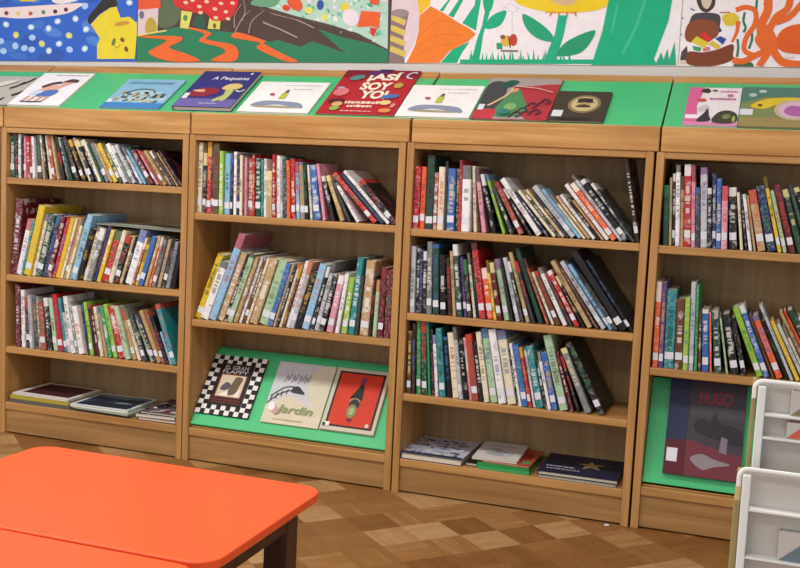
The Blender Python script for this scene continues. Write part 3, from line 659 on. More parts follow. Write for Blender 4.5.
# large dark book on the board of the rightmost bookcase
R62 = Matrix.Rotation(R(70), 3, 'X'); c62, s62 = math.cos(R(70)), math.sin(R(70))
def a_big(A):
    A.poly(rect(0, 0, 1, 1), '#403a44'); A.layer(); A.poly(rect(0, .36, .26, 1), '#2a3150'); A.poly(rect(0, 0, .26, .36), '#5c1a2c'); A.poly([(.26, 0), (1, 0), (1, .25), (.26, .38)], '#71303c').layer()
    A.poly(rect(.26, 0, .27, 1), '#2c2830'); A.text('HUGO', .40, .76, .82, .9, '#8c2f3c'); A.poly(rect(.30, .62, 1, .74), '#484249'); A.layer()
    A.sm([(.36, .56), (.46, .6), (.56, .58), (.62, .68), (.68, .58), (.84, .56), (.98, .50), (.98, .36), (.7, .40), (.4, .46)], '#2b2830'); A.layer(); A.poly([(.70, .28), (.80, .26), (.80, .42), (.72, .44)], '#7d7280'); A.layer()
    A.sm([(.34, .18), (.48, .24), (.64, .20), (.86, .16), (.66, .12), (.5, .08)], '#8d8389')
o = flat_book('picture_book', 'large dark navy and maroon hardback with white sticker, low in the rightmost bookcase',
          (2.652, .012+.036*c62-s62*.0006, .160+.036*s62+c62*.0006), R62, .245, .318, .02, '#43202c', a_big, None, (.03, .13, .17, .27))

# ------------------------------------------------------------------ flat stacks on the bottom shelves
RI = lambda a: Matrix.Rotation(R(a), 3, 'Z')
def flat(label, x, y, z, a, w, h, t, cover, art=None, grp=None, front=False):
    return flat_book('picture_book', label, (x, y, z+.0005), RI(a), w, h, t, cover, art, grp, None, .35, front)
Z1 = .1307; g1 = 'books lying flat at the bottom of the leftmost bookcase'
flat('grey book at the bottom of the left flat stack in the leftmost bookcase', .034, .012, Z1, 0, .29, .22, .014, '#5b5b58', None, g1, True)
flat('olive yellow book in the middle of the left flat stack, leftmost bookcase', .031, .014, Z1+.0148, .0, .285, .225, .016, '#a99a3a', None, g1, True)
def a_frame(A):
    A.poly(rect(0, 0, 1, 1), '#e4dede').layer(); A.poly(rect(.10, .12, .93, .93), '#4a2628').layer(); A.sm(ell(.5, .55, .28, .22), '#5a3230'); A.sm([(.3, .4), (.5, .6), (.7, .4)], '#3a1d20')
flat('white-bordered maroon book on top of the left flat stack, leftmost bookcase', .040, .018, Z1+.0318, -1.0, .275, .225, .008, '#e4dede', a_frame, g1)
flat('black thin book at the bottom of the middle flat pile, leftmost bookcase', .345, .014, Z1, 0, .26, .2, .010, '#2a2c30', None, g1, True)
flat('pale green magazine under the blue landscape cover, leftmost bookcase', .335, .012, Z1+.0108, -3, .27, .225, .006, '#9fae94', None, g1)
def a_land(A):
    A.poly(rect(0, 0, 1, 1), '#e6eaf0').layer(); A.poly(rect(.05, .06, .95, .94), '#36465c').layer(); A.sm([(.1, .2), (.3, .5), (.5, .35), (.8, .6), (.92, .3), (.9, .1), (.12, .1)], '#26303e'); A.sm([(.55, .4), (.7, .5), (.85, .45), (.7, .38)], '#8a9aaa'); A.sm([(.1, .8), (.5, .7), (.9, .8), (.9, .9), (.1, .9)], '#6c7f90')
flat('white-edged blue landscape picture book on the middle flat pile, leftmost bookcase', .330, .008, Z1+.0176, 2, .262, .228, .010, '#dfe6ee', a_land, g1)
flat('dark red magazine at the bottom of the right flat pile, leftmost bookcase', .640, .010, Z1, 2, .170, .235, .013, '#5c2a30', None, g1)
def a_mag(A):
    A.poly(rect(0, 0, 1, 1), '#6b5a5e').layer()
    rn = random.Random(8)
    for _ in range(46): A.sm(ell(rn.uniform(.05, .95), rn.uniform(.03, .97), rn.uniform(.04, .12), rn.uniform(.02, .06), rn.uniform(0, 180), 8), rn.choice(['#e3dfe3', '#8a2a34', '#2a2a33', '#b9b4bc', '#3a2c30', '#d0c6c8']))
flat('white and red photo magazine in the middle of the right flat pile, leftmost bookcase', .636, .008, Z1+.0138, 4, .168, .220, .010, '#d9d4d8', a_mag, g1)
flat('dark patterned magazine on top of the right flat pile, leftmost bookcase', .645, .020, Z1+.0248, 1, .165, .235, .010, '#4a3a40', a_mag, g1)

Z3 = .1254; g3 = 'books lying flat at the bottom of the third bookcase'
def a_coll(A):
    A.poly(rect(0, 0, 1, 1), '#c6c8d6').layer(); rn = random.Random(5)
    for i in range(9):
        for j in range(6):
            x, y = .06+i*.1+rn.uniform(-.02, .02), .12+j*.14+rn.uniform(-.03, .03)
            A.sm(ell(x, y, rn.uniform(.02, .05), rn.uniform(.03, .06), rn.uniform(0, 180), 8), rn.choice(['#8a4a4c', '#4a4c66', '#a8a8c0', '#e6e6ee', '#b98a80', '#5a3c48'] if j > 2 else ['#8f9cc0', '#e9eaf2', '#aebcd8', '#5c6488', '#c9d0a8']))
    A.layer(); A.poly(rect(0, 0, 1, .07), '#26284e')
flat('white hardback with a busy patterned cover and navy edge, left of the green books', 1.7385, .006, Z3, 0, .226, .268, .022, '#2a2c55', a_coll, g3)
flat('thin black book lying between the patterned and the green books, third bookcase', 1.972, .030, Z3, -2, .045, .24, .012, '#1d1e22', None, g3)
flat('lower thin green book under the white cover, bottom of the third bookcase', 2.022, .012, Z3, 0, .185, .24, .011, '#3aa25a', None, g3, True)
flat('upper thin green book under the white cover, bottom of the third bookcase', 2.020, .016, Z3+.0118, 2, .183, .235, .010, '#2f8f4c', None, g3, True)
def a_rust(A):
    A.poly(rect(0, 0, 1, 1), '#b5502f').layer(); A.sm(ell(.8, .5, .12, .3), '#8f2f24'); A.sm(ell(.88, .2, .1, .1), '#6f8a5a')
flat('rust red book poking out right under the white cover, third bookcase', 2.035, .022, Z3+.0226, -1, .17, .23, .006, '#b5502f', a_rust, g3)
def a_white(A):
    A.poly(rect(0, 0, 1, 1), '#d9d3d0').layer(); A.sm([(.2, .3), (.5, .5), (.8, .35), (.6, .2)], '#a9b3b9'); A.sm(ell(.7, .3, .1, .08), '#c3d0e0'); A.words(.2, .8, .75, .05, '#b3a69c', 3); A.sm(ell(.4, .55, .14, .08), '#b8b29c')
flat('white picture book on top of the green books, bottom of the third bookcase', 2.000, .018, Z3+.0296, 3, .160, .24, .008, '#dcd7d4', a_white, g3)
def a_star(A):
    A.poly(rect(0, 0, 1, 1), '#24263f').layer()
    st = []
    for i in range(10):
        q = R(90+36*i+8); r_ = .24 if i % 2 == 0 else .09; st.append((.60+r_*.8*math.cos(q), .55+r_*math.sin(q)))
    A.stroke([(.3, .68), (.9, .62)], .02, '#6a5a4a', 2); A.layer()
    A.poly(st, '#b9a070'); A.words(.06, .42, .30, .05, '#c9cad8', 3); A.words(.08, .5, .17, .05, '#b9bad0', 4); A.words(.55, .9, .12, .03, '#4a4c80', 5)
flat('thin pale book under the navy star book, bottom of the third bookcase', 2.238, .012, Z3, 0, .268, .25, .008, '#8b8a84', None, g3)
flat('navy blue book with a gold star, lying at right end of the third bookcase', 2.234, .016, Z3+.0088, .5, .275, .255, .013, '#24263f', a_star, g3)

# thin magazine lying across the tops of the leaning books, middle row of the leftmost bookcase
tall = max(range(10, 20), key=lambda k: max(q[1] for q in TOPS[k]))
x0 = max(q[0] for q in TOPS[tall])+.006
pts = sorted(q for c_ in TOPS[tall+1:] for q in c_ if q[0] > x0-.03)
hull = []
for q in pts:
    while len(hull) > 1 and (hull[-1][0]-hull[-2][0])*(q[1]-hull[-2][1])-(hull[-1][1]-hull[-2][1])*(q[0]-hull[-2][0]) >= 0: hull.pop()
    hull.append(q)
xm = x0+.13
ea, eb = next((a, b) for a, b in zip(hull, hull[1:]) if a[0] <= xm <= b[0])
kk = (eb[1]-ea[1])/(eb[0]-ea[0]); x1 = CASES[1][2]-PT-.006
def a_thin(A):
    A.poly(rect(0, 0, 1, 1), '#8f9289').layer(); A.sm([(.1, .2), (.4, .5), (.7, .3), (.5, .1)], '#b9bcae'); A.sm([(.5, .5), (.8, .8), (.95, .5)], '#5f6a62'); A.sm([(.05, .6), (.3, .9), (.4, .7)], '#c9cabf')
flat_book('picture_book', 'thin grey-green magazine lying across the tops of the leaning books, leftmost bookcase', (x0, .03, ea[1]+kk*(x0-ea[0])+.0012), Matrix.Rotation(-math.atan(kk), 3, 'Y'), (x1-x0)*.985/math.sqrt(1+kk*kk)*1.0, .21, .004, '#9a9d94', a_thin)

# ------------------------------------------------------------------ murals
YM = .3255
def mural(label, px0, px1, yb0, yb1, base, paint):
    mb = MB(); W = lambda x, y: hit(x, y, (0, YM, 0), (0, 1, 0))
    a, b = W(px0, yb0), W(px1, yb1)
    pm = ink(base)
    top = 1.98
    mb.prism([(a.x, a.z), (b.x, b.z), (b.x, top), (a.x, top)], lambda u, v, d: (u, d, v), .3297, YM, pm)
    def fn(x, y, l):
        p = W(x, y); zlim = b.z+(a.z-b.z)*(p.x-b.x)/(a.x-b.x)
        return (min(max(p.x, a.x), b.x), YM-l, min(max(p.z, zlim), top))
    A = Art(mb, fn, .00004); paint(A)
    o = mb.build('mural_painting')
    # origin at the panel's lower middle
    c = Vector(((a.x+b.x)/2, .3297, a.z))
    for v in o.data.vertices: v.co -= c
    o.location = c
    return tag(o, label, 'painting', 'painted murals above the bookcases')
def Z(ox, sc): return lambda pts: [(ox+x/sc, y/sc) for x, y in pts]
def m_sea(A):
    q = Z(0, 5.714); rn = random.Random(2)
    for _ in range(40): A.sm(ell(rn.uniform(-25, 125), rn.uniform(-60, 58), rn.uniform(6, 14), rn.uniform(3, 7), rn.uniform(-20, 20), 10), rn.choice(['#3f72cc', '#3261b8', '#4c80d2', '#2d58b0']))
    A.layer()
    A.sm(q([(-120,50),(0,45),(250,30),(470,18),(450,42),(370,80),(150,105),(0,97),(-120,80)]), '#e8d6da'); A.sm(q([(110,0),(150,8),(210,0),(190,-60),(120,-60)]), '#d9c83c')
    A.sm(q([(300, 10), (460, -10), (470, -150), (330, -160)]), '#e9e2e6').layer()
    for x, y, c in ((37,75,'#8a2c34'),(105,78,'#e2c65a'),(175,77,'#c8503c'),(248,70,'#4f8a4c'),(316,66,'#4a2040'),(377,55,'#5c2a3c')): A.sm(ell(x/5.714, y/5.714, 2.1, 2.1, 0, 10), c)
    for x, y, c in ((35,140,0),(92,200,1),(178,155,0),(185,215,0),(278,162,0),(330,122,0),(432,107,0),(492,168,0),(395,203,1),(240,250,1),(88,262,0),(140,275,0),(182,283,0),(338,250,0),(280,290,0),(398,283,0),(485,278,0),(487,35,0),(20,292,0),(5,235,0),(740,15,0)):
        A.sm(ell(x/5.714, y/5.714, 3.4, 3.0, x, 7), '#a9c8f0' if not c else '#c9d08a')
    A.layer()
    for x, y, c in ((35,140,0),(92,200,1),(178,155,0),(278,162,0),(330,122,0),(432,107,0),(492,168,0),(395,203,1),(240,250,1),(485,278,0),(280,290,0),(338,250,0),(740,15,0)):
        A.sm(ell(x/5.714, y/5.714, 1.9, 1.7, x, 7), '#e6eef6' if not c else '#e8d870')
    A.poly(q([(555,337),(555,260),(572,220),(520,140),(570,85),(630,45),(665,35),(690,102),(740,95),(780,130),(785,190),(770,337)]), '#e3cf33'); A.layer()
    A.sm(q([(505,100),(515,138),(560,88),(620,48),(668,32),(655,-30),(610,-30),(560,30)]), '#2c2a26')
    A.sm(q([(660,150),(670,128),(730,122),(735,138)]), '#c9943c'); A.sm(ell(650/5.714,240/5.714,1.8,4,20,10), '#6a7a34'); A.sm(ell(700/5.714,228/5.714,1.9,2.6,-40,10), '#7a4a2c'); A.sm(ell(722/5.714,281/5.714,1.9,2.8,-20,10), '#7a4a2c'); A.stroke(q([(650,240),(665,275),(690,255)]), .6, '#8a6a2c')
    A.poly(q([(770,337),(785,200),(800,200),(800,337)]), '#2d7a58'); A.poly(q([(785,200),(780,130),(800,120),(800,200)]), '#d8b8a0')
mural('blue sea mural with a striped boat and a yellow shape, leftmost wall painting', -70, 136.5, 60.5, 61.5, '#2f62c8', m_sea)
def m_vill(A):
    q = Z(130, 5.714); p = Z(260, 5.714); rn = random.Random(3)
    A.poly(q([(40,360),(40,200),(180,172),(300,150),(450,170),(620,190),(770,230),(800,240)])+p([(100,228),(230,268),(300,235),(480,300),(330,165),(480,215),(640,250),(732,290),(732,360)]), '#2a7d58')
    A.sm(q([(165,0),(165,150),(260,140),(290,60),(260,0)]), '#5d6a52')
    # flower field
    A.poly(p([(-30,-300),(-30,25),(0,30),(200,90),(400,140),(560,190),(730,282),(735,-300)]), '#b5d6c8').layer()
    for _ in range(170):
        x = rn.uniform(0, 725); y = rn.uniform(-120, 270)
        if y < 20+x*.34: A.sm(ell(260+x/5.714, y/5.714, rn.uniform(1, 3.2), rn.uniform(.8, 2.2), rn.uniform(0, 180), 7), rn.choice(['#6fc0a6', '#d8ece0', '#f0e9f0', '#4aa58a', '#9fd4be', '#e6d9e6']))
    A.layer()
    for c, x, y, a_, b_ in (('#e2562c',200,20,9,6),('#d8432c',150,45,4,3),('#e8d23c',485,40,4.5,4),('#2f4fa8',345,28,3.5,5),('#d9d24a',40,10,5,4),('#e8dc5a',280,60,4,3.4),('#e9dfe9',520,100,9,8),('#d8e070',370,100,3,4),('#e2562c',655,5,5,4)): A.sm(ell(260+x/5.714, y/5.714, a_, b_, rn.uniform(0, 60), 9), c)
    A.layer(); A.poly(p([(580,62),(690,70),(680,165),(640,150),(555,155)]), '#e8602a'); A.poly(p([(630,155),(670,165),(650,212),(630,190)]), '#d03a34')
    A.stroke(p([(0,45),(80,80),(200,110),(310,160)]), 1.0, '#b39c92'); A.stroke(p([(20,130),(110,165),(215,215)]), 1.2, '#b39c92'); A.stroke(p([(250,200),(300,230),(490,295)]), (3, .5), '#5c3d36')
    A.stroke(p([(0,50),(240,110),(450,165),(640,240)]), 3.2, '#55413c')
    A.layer()
    for pts in ([(60,205),(280,208),(292,235),(228,272),(330,310),(400,349),(230,349),(108,303),(180,255),(208,228),(90,216)], [(300,155),(370,160),(468,190),(440,225),(600,262),(606,346),(465,346),(542,302),(520,272),(398,236),(425,192)], [(580,205),(620,185),(772,232),(770,252),(900,320),(960,350),(890,350),(728,278),(742,245),(600,218)]): A.sm(q(pts), '#e8672c')
    A.layer(); A.poly(q([(45,200),(45,40),(165,40),(158,185)]), '#dcc4cc'); A.layer(); A.poly(q([(40,55),(52,-60),(170,-60),(178,45),(110,52)]), '#e0582c'); A.sm(q([(92,185),(92,130),(120,98),(150,130),(150,180)]), '#b9a03c'); A.sm(ell(142,15,2.4,4,0,10), '#6d6a80')
    A.stroke(q([(40,205),(120,190),(210,175)]), 1.6, '#e0cf7a')
    A.poly(q([(295,60),(358,70),(335,165),(288,160)]), '#d8d470'); A.poly(q([(455,105),(520,105),(515,168),(445,165)]), '#d8cf6a'); A.sm(q([(365,150),(370,115),(400,85),(430,115),(430,160)]), '#2d5a48'); A.layer()
    A.sm(ell(130+318/5.714,18,2.2,3,0,10), '#4f8a4c'); A.sm(ell(130+485/5.714,26,1.6,2.6,0,10), '#6a5a2c'); A.sm(q([(255,-20),(262,35),(330,62),(400,80),(440,78),(475,118),(560,110),(602,70),(620,-20),(560,-130),(330,-130)]), '#d02b2c').layer()
    for x, y in ((320,15),(358,2),(398,38),(405,73),(487,52),(522,20),(550,68),(588,18),(492,102),(562,108),(440,10)): A.sm(ell(130+x/5.714, y/5.714, 2.3, 1.6, 10, 9), '#e8c9b0')
    for a_ in ([(600,190),(640,110),(690,60)], [(600,160),(600,90),(640,20)], [(640,120),(660,60),(650,0)], [(680,190),(700,120),(770,60)], [(760,125),(800,140)]): A.stroke(q(a_), (1.4, .6), '#a08c82')
    A.sm(q([(690,20),(760,40),(830,30),(860,-20),(760,-30)]), '#6aa07c')
mural('mural of a red mushroom house with orange paths, second wall painting from left', 137.3, 388.5, 61.8, 62.8, '#4d3b37', m_vill)
def m_flow(A):
    q = Z(380, 5.714); p = Z(510, 4.444)
    A.sm(q([(45,-100),(200,-100),(222,100),(205,220),(150,330),(120,360),(45,360)]), '#e2cdd8'); A.layer()
    A.poly(q([(62,75),(165,75),(135,215),(140,360),(45,360)]), '#8a7476'); A.layer()
    for y in (105,165,225,285): A.poly(q([(60,y-25),(150,y+10),(140,y+42),(55,y+8)]), '#d8c25c')
    A.sm(ell(400, 13, 9, 4, 0, 14), '#9a8a90')
    G1 = '#10ae82'
    for pts in ([(340,60),(390,0),(410,-80),(450,-80),(360,66)], [(390,88),(450,0),(480,-80),(520,-80),(420,102)], [(470,132),(540,30),(560,-80),(590,-80),(548,175)], [(520,360),(552,230),(582,150),(600,60),(640,-60),(660,-60),(622,90),(592,190),(565,360)]): A.poly(q(pts), G1)
    A.sm(q([(598,150),(640,90),(722,60),(692,140),(625,166)]), G1); A.sm(q([(588,10),(600,62),(632,62),(650,0),(630,-60),(590,-50)]), G1)
    A.poly(q([(345,360),(420,275),(515,238),(470,300),(440,360)]), G1); A.layer()
    A.poly(q([(150,360),(200,260),(220,180),(225,90),(290,35),(365,75),(450,130),(515,165),(548,195),(505,238),(400,290),(340,360)]), '#ef7f26'); A.poly(q([(205,-100),(300,-100),(285,30),(225,88)]), '#eec321'); A.layer()
    for s_ in ([(230,200),(330,120),(420,130)], [(220,260),(330,200),(480,200)], [(200,320),(300,270),(420,250)]): A.stroke(q(s_), .8, '#e56f1c')
    rn = random.Random(6)
    for i in range(26):
        x = 468+i*4.0; h_ = rn.uniform(6, 14); A.poly([(x, 64), (x+3.4, 64), (x+rn.uniform(-3, 5), 62-h_)], G1)
    A.poly(rect(460, 59.5, 600, 64), G1)
    A.poly(q([(665,245),(700,245),(700,282),(668,282)]), '#3a9a6a'); A.sm(ell(380+720/5.714, 41, 5, 5.5, 0, 12), '#e0b43c'); A.sm(ell(380+762/5.714, 40, 4, 6, 0, 12), '#c2402c'); A.layer(); A.stroke(q([(735,205),(745,275)]), 1.2, '#3a2c24'); A.sm(ell(380+702/5.714, 37, 2.6, 2.2, 0, 10), '#7a5a3a'); A.stroke(q([(690,290),(790,292)]), 2, '#8a7a80')
    # web above the bee
    for s_ in ([(700,60),(740,20),(790,50)], [(700,30),(760,70),(800,40)], [(755,70),(755,200)]): A.stroke(q(s_), .35, '#b9b2c0', 3)
    A.sm(p([(-30,-60),(20,2),(60,28),(150,50),(230,56),(300,56),(400,42),(455,0),(480,-60),(240,-120)]), '#efcf1f'); A.layer(); A.sm(p([(170,-40),(190,8),(240,24),(290,12),(310,-40)]), '#d9b98c')
    for i in range(8): A.poly(p([(160+i*17, 52), (178+i*17, 52), (155+i*20, 62+(i % 2)*16)]), '#e08a2a')
    A.poly(p([(215,68),(256,68),(240,150),(200,285),(145,285),(200,150)]), '#18b088'); A.layer()
    A.sm(p([(58,62),(130,100),(185,150),(190,186),(120,170),(70,122)]), '#1fa378'); A.sm(p([(212,232),(260,180),(376,134),(350,200),(300,240),(215,250)]), '#1c9a70')
    A.poly(p([(362,290),(410,140),(455,-80),(735,-80),(705,90),(640,262),(655,290)]), '#0fb083'); A.layer(); A.stroke(p([(600,0),(560,120),(500,240)]), 3, '#3dbf95'); A.stroke(p([(480,20),(450,150)]), 2, '#3dbf95')
    for pts in ([(645,290),(672,232),(690,290)], [(675,290),(700,215),(710,290)], [(700,290),(732,185),(738,290)]): A.poly(p(pts), '#2aa884')
mural('white mural with green plants, a sunflower and an orange fish shape', 389.3, 677.5, 62.8, 66, '#f2ecf3', m_flow)
def m_oct(A):
    q = Z(670, 6.154); O = '#e56a28'
    for x, y in ((70,110),(60,210),(140,60),(590,30)): A.stroke(q([(x-15,y-10),(x,y),(x+14,y+4)]), 1.6, '#6a80a8')
    A.sm(q([(130,105),(200,78),(300,90),(308,150),(280,205),(130,230),(100,250)]), '#4a4448'); A.poly(q([(105,280),(110,340),(100,370),(62,370),(70,320)]), '#4a4448'); A.stroke(q([(280,200),(315,180)]), 4, '#3d466a'); A.poly(q([(60,395),(62,370),(100,370),(110,395)]), '#e0c3bc').layer()
    A.sm(q([(165,-60),(165,10),(190,62),(230,76),(270,45),(280,0),(275,-60)]), '#4d3630'); A.sm(q([(110,150),(180,118),(285,140),(285,230),(140,262),(92,232)]), '#8a4a2c').layer()
    A.sm(q([(195,-40),(198,30),(225,55),(250,30),(258,-40)]), '#cfc3b4'); A.poly(q([(180,215),(215,195),(262,245),(232,262)]), '#d0342c'); A.poly(q([(130,258),(165,222),(238,265),(212,295)]), '#e0c832'); A.poly(q([(232,272),(262,250),(315,285),(290,305)]), '#d8c040'); A.poly(q([(138,282),(195,292),(185,318),(145,308)]), '#3aa05a'); A.poly(q([(278,238),(310,222),(348,240),(325,275)]), '#2c4c9c'); A.poly(q([(200,298),(240,285),(250,310),(205,318)]), '#d87a80'); A.layer()
    A.sm(q([(112,320),(200,322),(290,305),(385,272),(388,330),(375,375),(250,408),(110,395)]), '#7d3f26')
    A.sm(q([(320,110),(345,85),(395,80),(425,115),(395,155),(345,155)]), '#dcc23a'); A.stroke(q([(305,78),(370,76)]), 1.2, '#a86a3a')
    for s_ in ([(460,75),(452,130),(465,170),(452,200)], [(535,0),(530,60)], [(415,240),(420,290),(412,350)], [(500,190),(505,240),(485,300)]): A.stroke(q(s_), 2.4, '#1f7a64')
    A.sm(q([(395,420),(410,385),(500,385),(505,420)]), '#3a6a4c')
    A.layer()
    for s_, w in (([(405,62),(470,45),(525,70),(522,150),(470,230),(458,310),(530,345)], 5), ([(600,-60),(602,60),(560,160),(575,260),(620,300)], 8.5), ([(745,-60),(725,50),(650,110),(600,210)], 7), ([(830,0),(740,100),(650,140)], 6), ([(420,130),(410,200),(380,260)], (4.5, 2)), ([(385,368),(450,378),(530,340),(640,290)], 6), ([(545,412),(600,330),(640,290)], 6.5), ([(630,300),(690,380),(820,400),(1000,395)], 8), ([(950,-50),(900,120),(820,170)], 9)): A.stroke(q(s_), w, O)
    A.sm(q([(525,230),(600,150),(650,220),(670,290),(610,330),(545,290)]), O); A.layer(); A.sm(q([(655,250),(690,185),(780,150),(900,160),(960,250),(900,330),(760,330),(680,310)]), '#df5f22')
    A.layer(); A.sm(ell(670+735/6.154, 56, 5, 2.4, 0, 12), '#e9dcd8')
mural('mural of a monkey in a fruit boat beside an orange octopus, rightmost painting', 678.5, 850, 66, 67.6, '#f0ebf1', m_oct)

# ------------------------------------------------------------------ orange tables
ORANGE = plain('orange laminate', '#fa5e2e', .28, .03, 4, .5)
DARKW = wood('dark stained wood', 'Z', '#4a3024', '#2c1a13', .5)
HT = .46
def rounded(x0, y0, x1, y1, r, k=6):
    out = []
    for cx, cy, a0 in ((x1-r, y1-r, 0), (x0+r, y1-r, 90), (x0+r, y0+r, 180), (x1-r, y0+r, 270)):
        for i in range(k+1):
            q = R(a0+90*i/k); out.append((cx+r*math.cos(q), cy+r*math.sin(q)))
    return out
def table(label, cx, cy, w, d, rz):
    t = empty('table', label, 'table', (cx, cy, 0), 'low orange tables'); t.rotation_euler = (0, 0, R(rz))
    MB().prism(rounded(-w/2, -d/2, w/2, d/2, .052), lambda u, v, z: (u, v, z), HT-.019, HT, ORANGE).build('tabletop', t, .003)
    for sx in (-1, 1):
        for sy in (-1, 1):
            x = sx*(w/2-.080); y = sy*(d/2-.050)
            MB().box((x-.028, y-.026, 0), (x+.028, y+.026, HT-.0192), DARKW).build('leg', t, .003)
    for sy in (-1, 1): MB().box((-w/2+.1085, sy*(d/2-.05)-.010, HT-.084), (w/2-.1085, sy*(d/2-.05)+.010, HT-.0193), DARKW).build('apron', t, .001)
    for sx in (-1, 1): MB().box((sx*(w/2-.064)-.010, -d/2+.0765, HT-.084), (sx*(w/2-.064)+.010, d/2-.0765, HT-.0193), DARKW).build('apron', t, .001)
    return t
tp = [hit(x, y, (0, 0, HT), (0, 0, 1)) for x, y in ((50, 445.5), (318.5, 489), (0, 527), (225, 568))]
yb = tp[0].y; xr = tp[3].x-.028; xl = tp[0].x-.025; ys = tp[2].y
print('table', xl, xr, yb, ys)
table('low orange table with dark legs, nearest the bookcases', (xl+xr)/2, (yb+ys)/2+.001, xr-xl, yb-ys-.002, 0)
table('low orange table closer to the viewer, pushed against the first one', (xl+xr)/2-.004, ys-(yb-ys)/2-.005, xr-xl-.004, yb-ys-.006, -.35)

# ------------------------------------------------------------------ white display rack at right
WHITE = plain('white plastic', '#eef0ee', .35, .03, 20, .45)
FROST = plain('pale grey backing sheet', '#c6c1ba', .5, .05, 8)
TANW = wood('pale plywood', 'Z', '#b7a777', '#9a8a5c', .5)
YR = -2.165
RK = lambda x, y, dy=0: hit(x, y, (0, YR+dy, 0), (0, 1, 0))
xl0 = RK(752, 390).x; xw = .46
ztop = RK(760, 381).z
rack = empty('display_rack', 'white tiered display rack with pale plywood side, in front of the rightmost bookcase', 'rack', (xl0+xw/2, YR+.05, 0))
ox, oy = xl0+xw/2, YR+.05
def loc(x, y, z): return (x-ox, y-oy, z)
def rbox(a, b, m_): return (loc(*a), loc(*b), m_)
zmid = RK(741, 471).z
# plywood sides
for x0, e_ in ((xl0, 0), (xl0+xw-.0056, 0)):
    MB().box(*rbox((x0, YR+.001, zmid-.02), (x0+.0056, YR+.10, ztop-.012), TANW)).build('side_panel', rack, .002)
for x0 in (xl0-.010, xl0+xw+.0024):
    MB().box(*rbox((x0, YR-.056, 0), (x0+.0076, YR+.10, zmid-.0201), TANW)).build('side_panel', rack, .002)
def tier(y, x0, x1, z0, z1, bars):
    r_ = .010
    pts = [(x0, z1-r_-.012), (x0, z1-r_)]+[(x0+r_-r_*math.cos(R(q)), z1-r_+r_*math.sin(R(q))) for q in (15, 30, 45, 60, 75)]+[(x0+r_, z1), (x1-r_, z1)]+[(x1-r_+r_*math.sin(R(q)), z1-r_+r_*math.cos(R(q))) for q in (15, 30, 45, 60, 75)]+[(x1, z1-r_), (x1, z1-r_-.012)]
    MB().tube([loc(a, y+.002, b) for a, b in pts], .0027, WHITE).build('frame', rack)
    MB().box(*rbox((x0+.0040, y-.004, z0), (x0+.0135, y+.004, z1-.006), WHITE)).build('upright_strip', rack, .0015)
    MB().box(*rbox((x1-.0135, y-.004, z0), (x1-.0040, y+.004, z1-.006), WHITE)).build('upright_strip', rack, .0015)
    MB().box(*rbox((x0+.0041, y+.013, z0), (x1-.0041, y+.016, z1-.003), FROST)).build('backing_sheet', rack)
    for zz in bars:
        MB().box(*rbox((x0+.0137, y-.003, zz-.0016), (x1-.0137, y+.0129, zz+.0016), WHITE)).build('shelf_bar', rack, .0008)
tier(YR, xl0+.003, xl0+xw-.003, zmid-.02, ztop, [RK(760, 414).z, RK(760, 437).z])
YL = YR-.055
lz = lambda y, x=760: RK(x, y, -.055).z
tier(YL, xl0-.006, xl0+xw+.006, .06, lz(470, 752), [lz(511), lz(559), .56, .44, .32, .20])
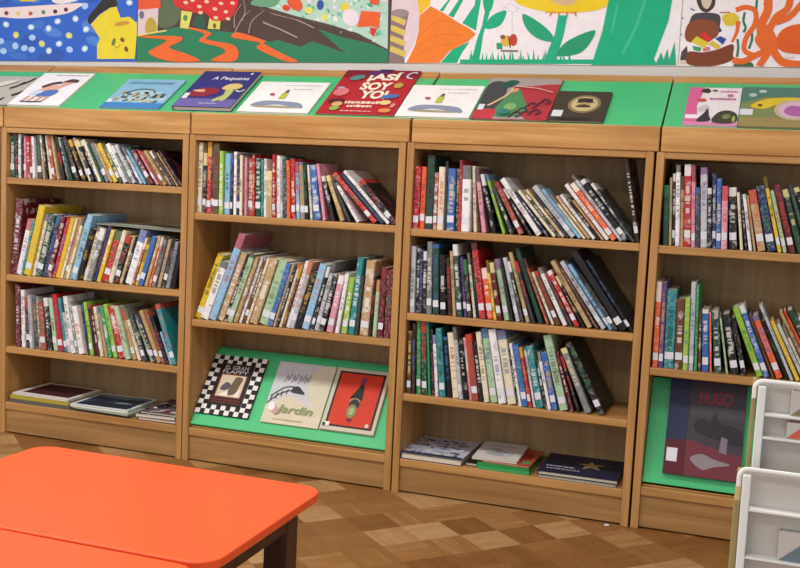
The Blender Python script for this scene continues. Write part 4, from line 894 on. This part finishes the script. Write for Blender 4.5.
def rbook(label, px, py, px2, py2, zb, y, hx, w, h, tilt):
    p = hit(px, py, (0, y, 0), (0, 1, 0))
    t = empty('picture_book', label, 'book', (p.x, y, zb+.0016+.0004), 'books standing in the white display rack'); t.rotation_euler = (0, R(tilt), 0)
    cm = plain('cover '+hx, hx, .35, .15, 30, .4); pw = plain('pale print', '#c9c3c0', .4, .05, 20)
    mb = MB().box((0, 0, 0), (w, .001, h), pw).box((0, .009, 0), (w, .010, h), cm).box((0, .001, 0), (.0015, .009, h), pw)
    k = min(h, w); mb.face([(.001, -.0002, .0005), (w, -.0002, .0005), (w, -.0002, h-.0005), (k*1.1, -.0002, h-.0005)], cm)
    mb.build('cover', t)
    MB().box((.0015, .001, .001), (w-.002, .009, h-.001), PAGES).build('page_block', t)
rbook('olive and rust book leaning in the top slot of the white rack', 790, 413, 0, 0, RK(760, 414).z, YR+.002, '#8a7f5e', .15, .030, 0)
rbook('coral red book in the second slot of the white rack', 786, 436, 0, 0, RK(760, 437).z, YR+.002, '#d8604e', .16, .020, 0)
rbook('grey-blue book in the lower part of the white rack', 777, 556, 0, 0, lz(560), YL+.002, '#6f7f88', .16, .036, 0)

# scrap of paper on the floor
p = hit(607, 524.5, (0, 0, 0), (0, 0, 1))
mb = MB(); mb.prism(smooth([(-.008, -.004), (.002, -.006), (.009, -.001), (.005, .006), (-.005, .005)], 3), lambda u, v, d: (u, v, d), 0, .004, LABEL)
tag(mb.build('paper_scrap', None, .001, (p.x, min(p.y, -.015), .0002)), 'tiny white paper scrap on the floor in front of the third bookcase', 'scrap')

# ------------------------------------------------------------------ light
wd = bpy.data.worlds.new('world'); S.world = wd; wd.use_nodes = True
bg = wd.node_tree.nodes['Background']; bg.inputs[0].default_value = (.93, .96, 1, 1); bg.inputs[1].default_value = .75
def area(name, loc_, sx, sy, pw, rot=(0, 0, 0), col=(1, .97, .92)):
    l = bpy.data.lights.new(name, 'AREA'); l.shape = 'RECTANGLE'; l.size = sx; l.size_y = sy; l.energy = pw; l.color = col
    o = bpy.data.objects.new(name, l); COL.objects.link(o); o.location = loc_; o.rotation_euler = rot; return o
area('ceiling_lamp_light', (.5, -1.7, 2.85), 2.4, .5, 50)
area('ceiling_lamp_light', (2.5, -1.7, 2.85), 1.6, .5, 18)
area('ceiling_lamp_light', (.8, -4.0, 2.85), 3, .5, 40)
area('window_light', (-3.3, -3.2, 1.8), 2.6, 1.6, 45, (0, R(-90), 0), (.95, .98, 1))
vs = S.view_settings; vs.view_transform = 'Standard'; vs.look = 'None'; vs.gamma = 1; vs.use_curve_mapping = False; vs.exposure = .28
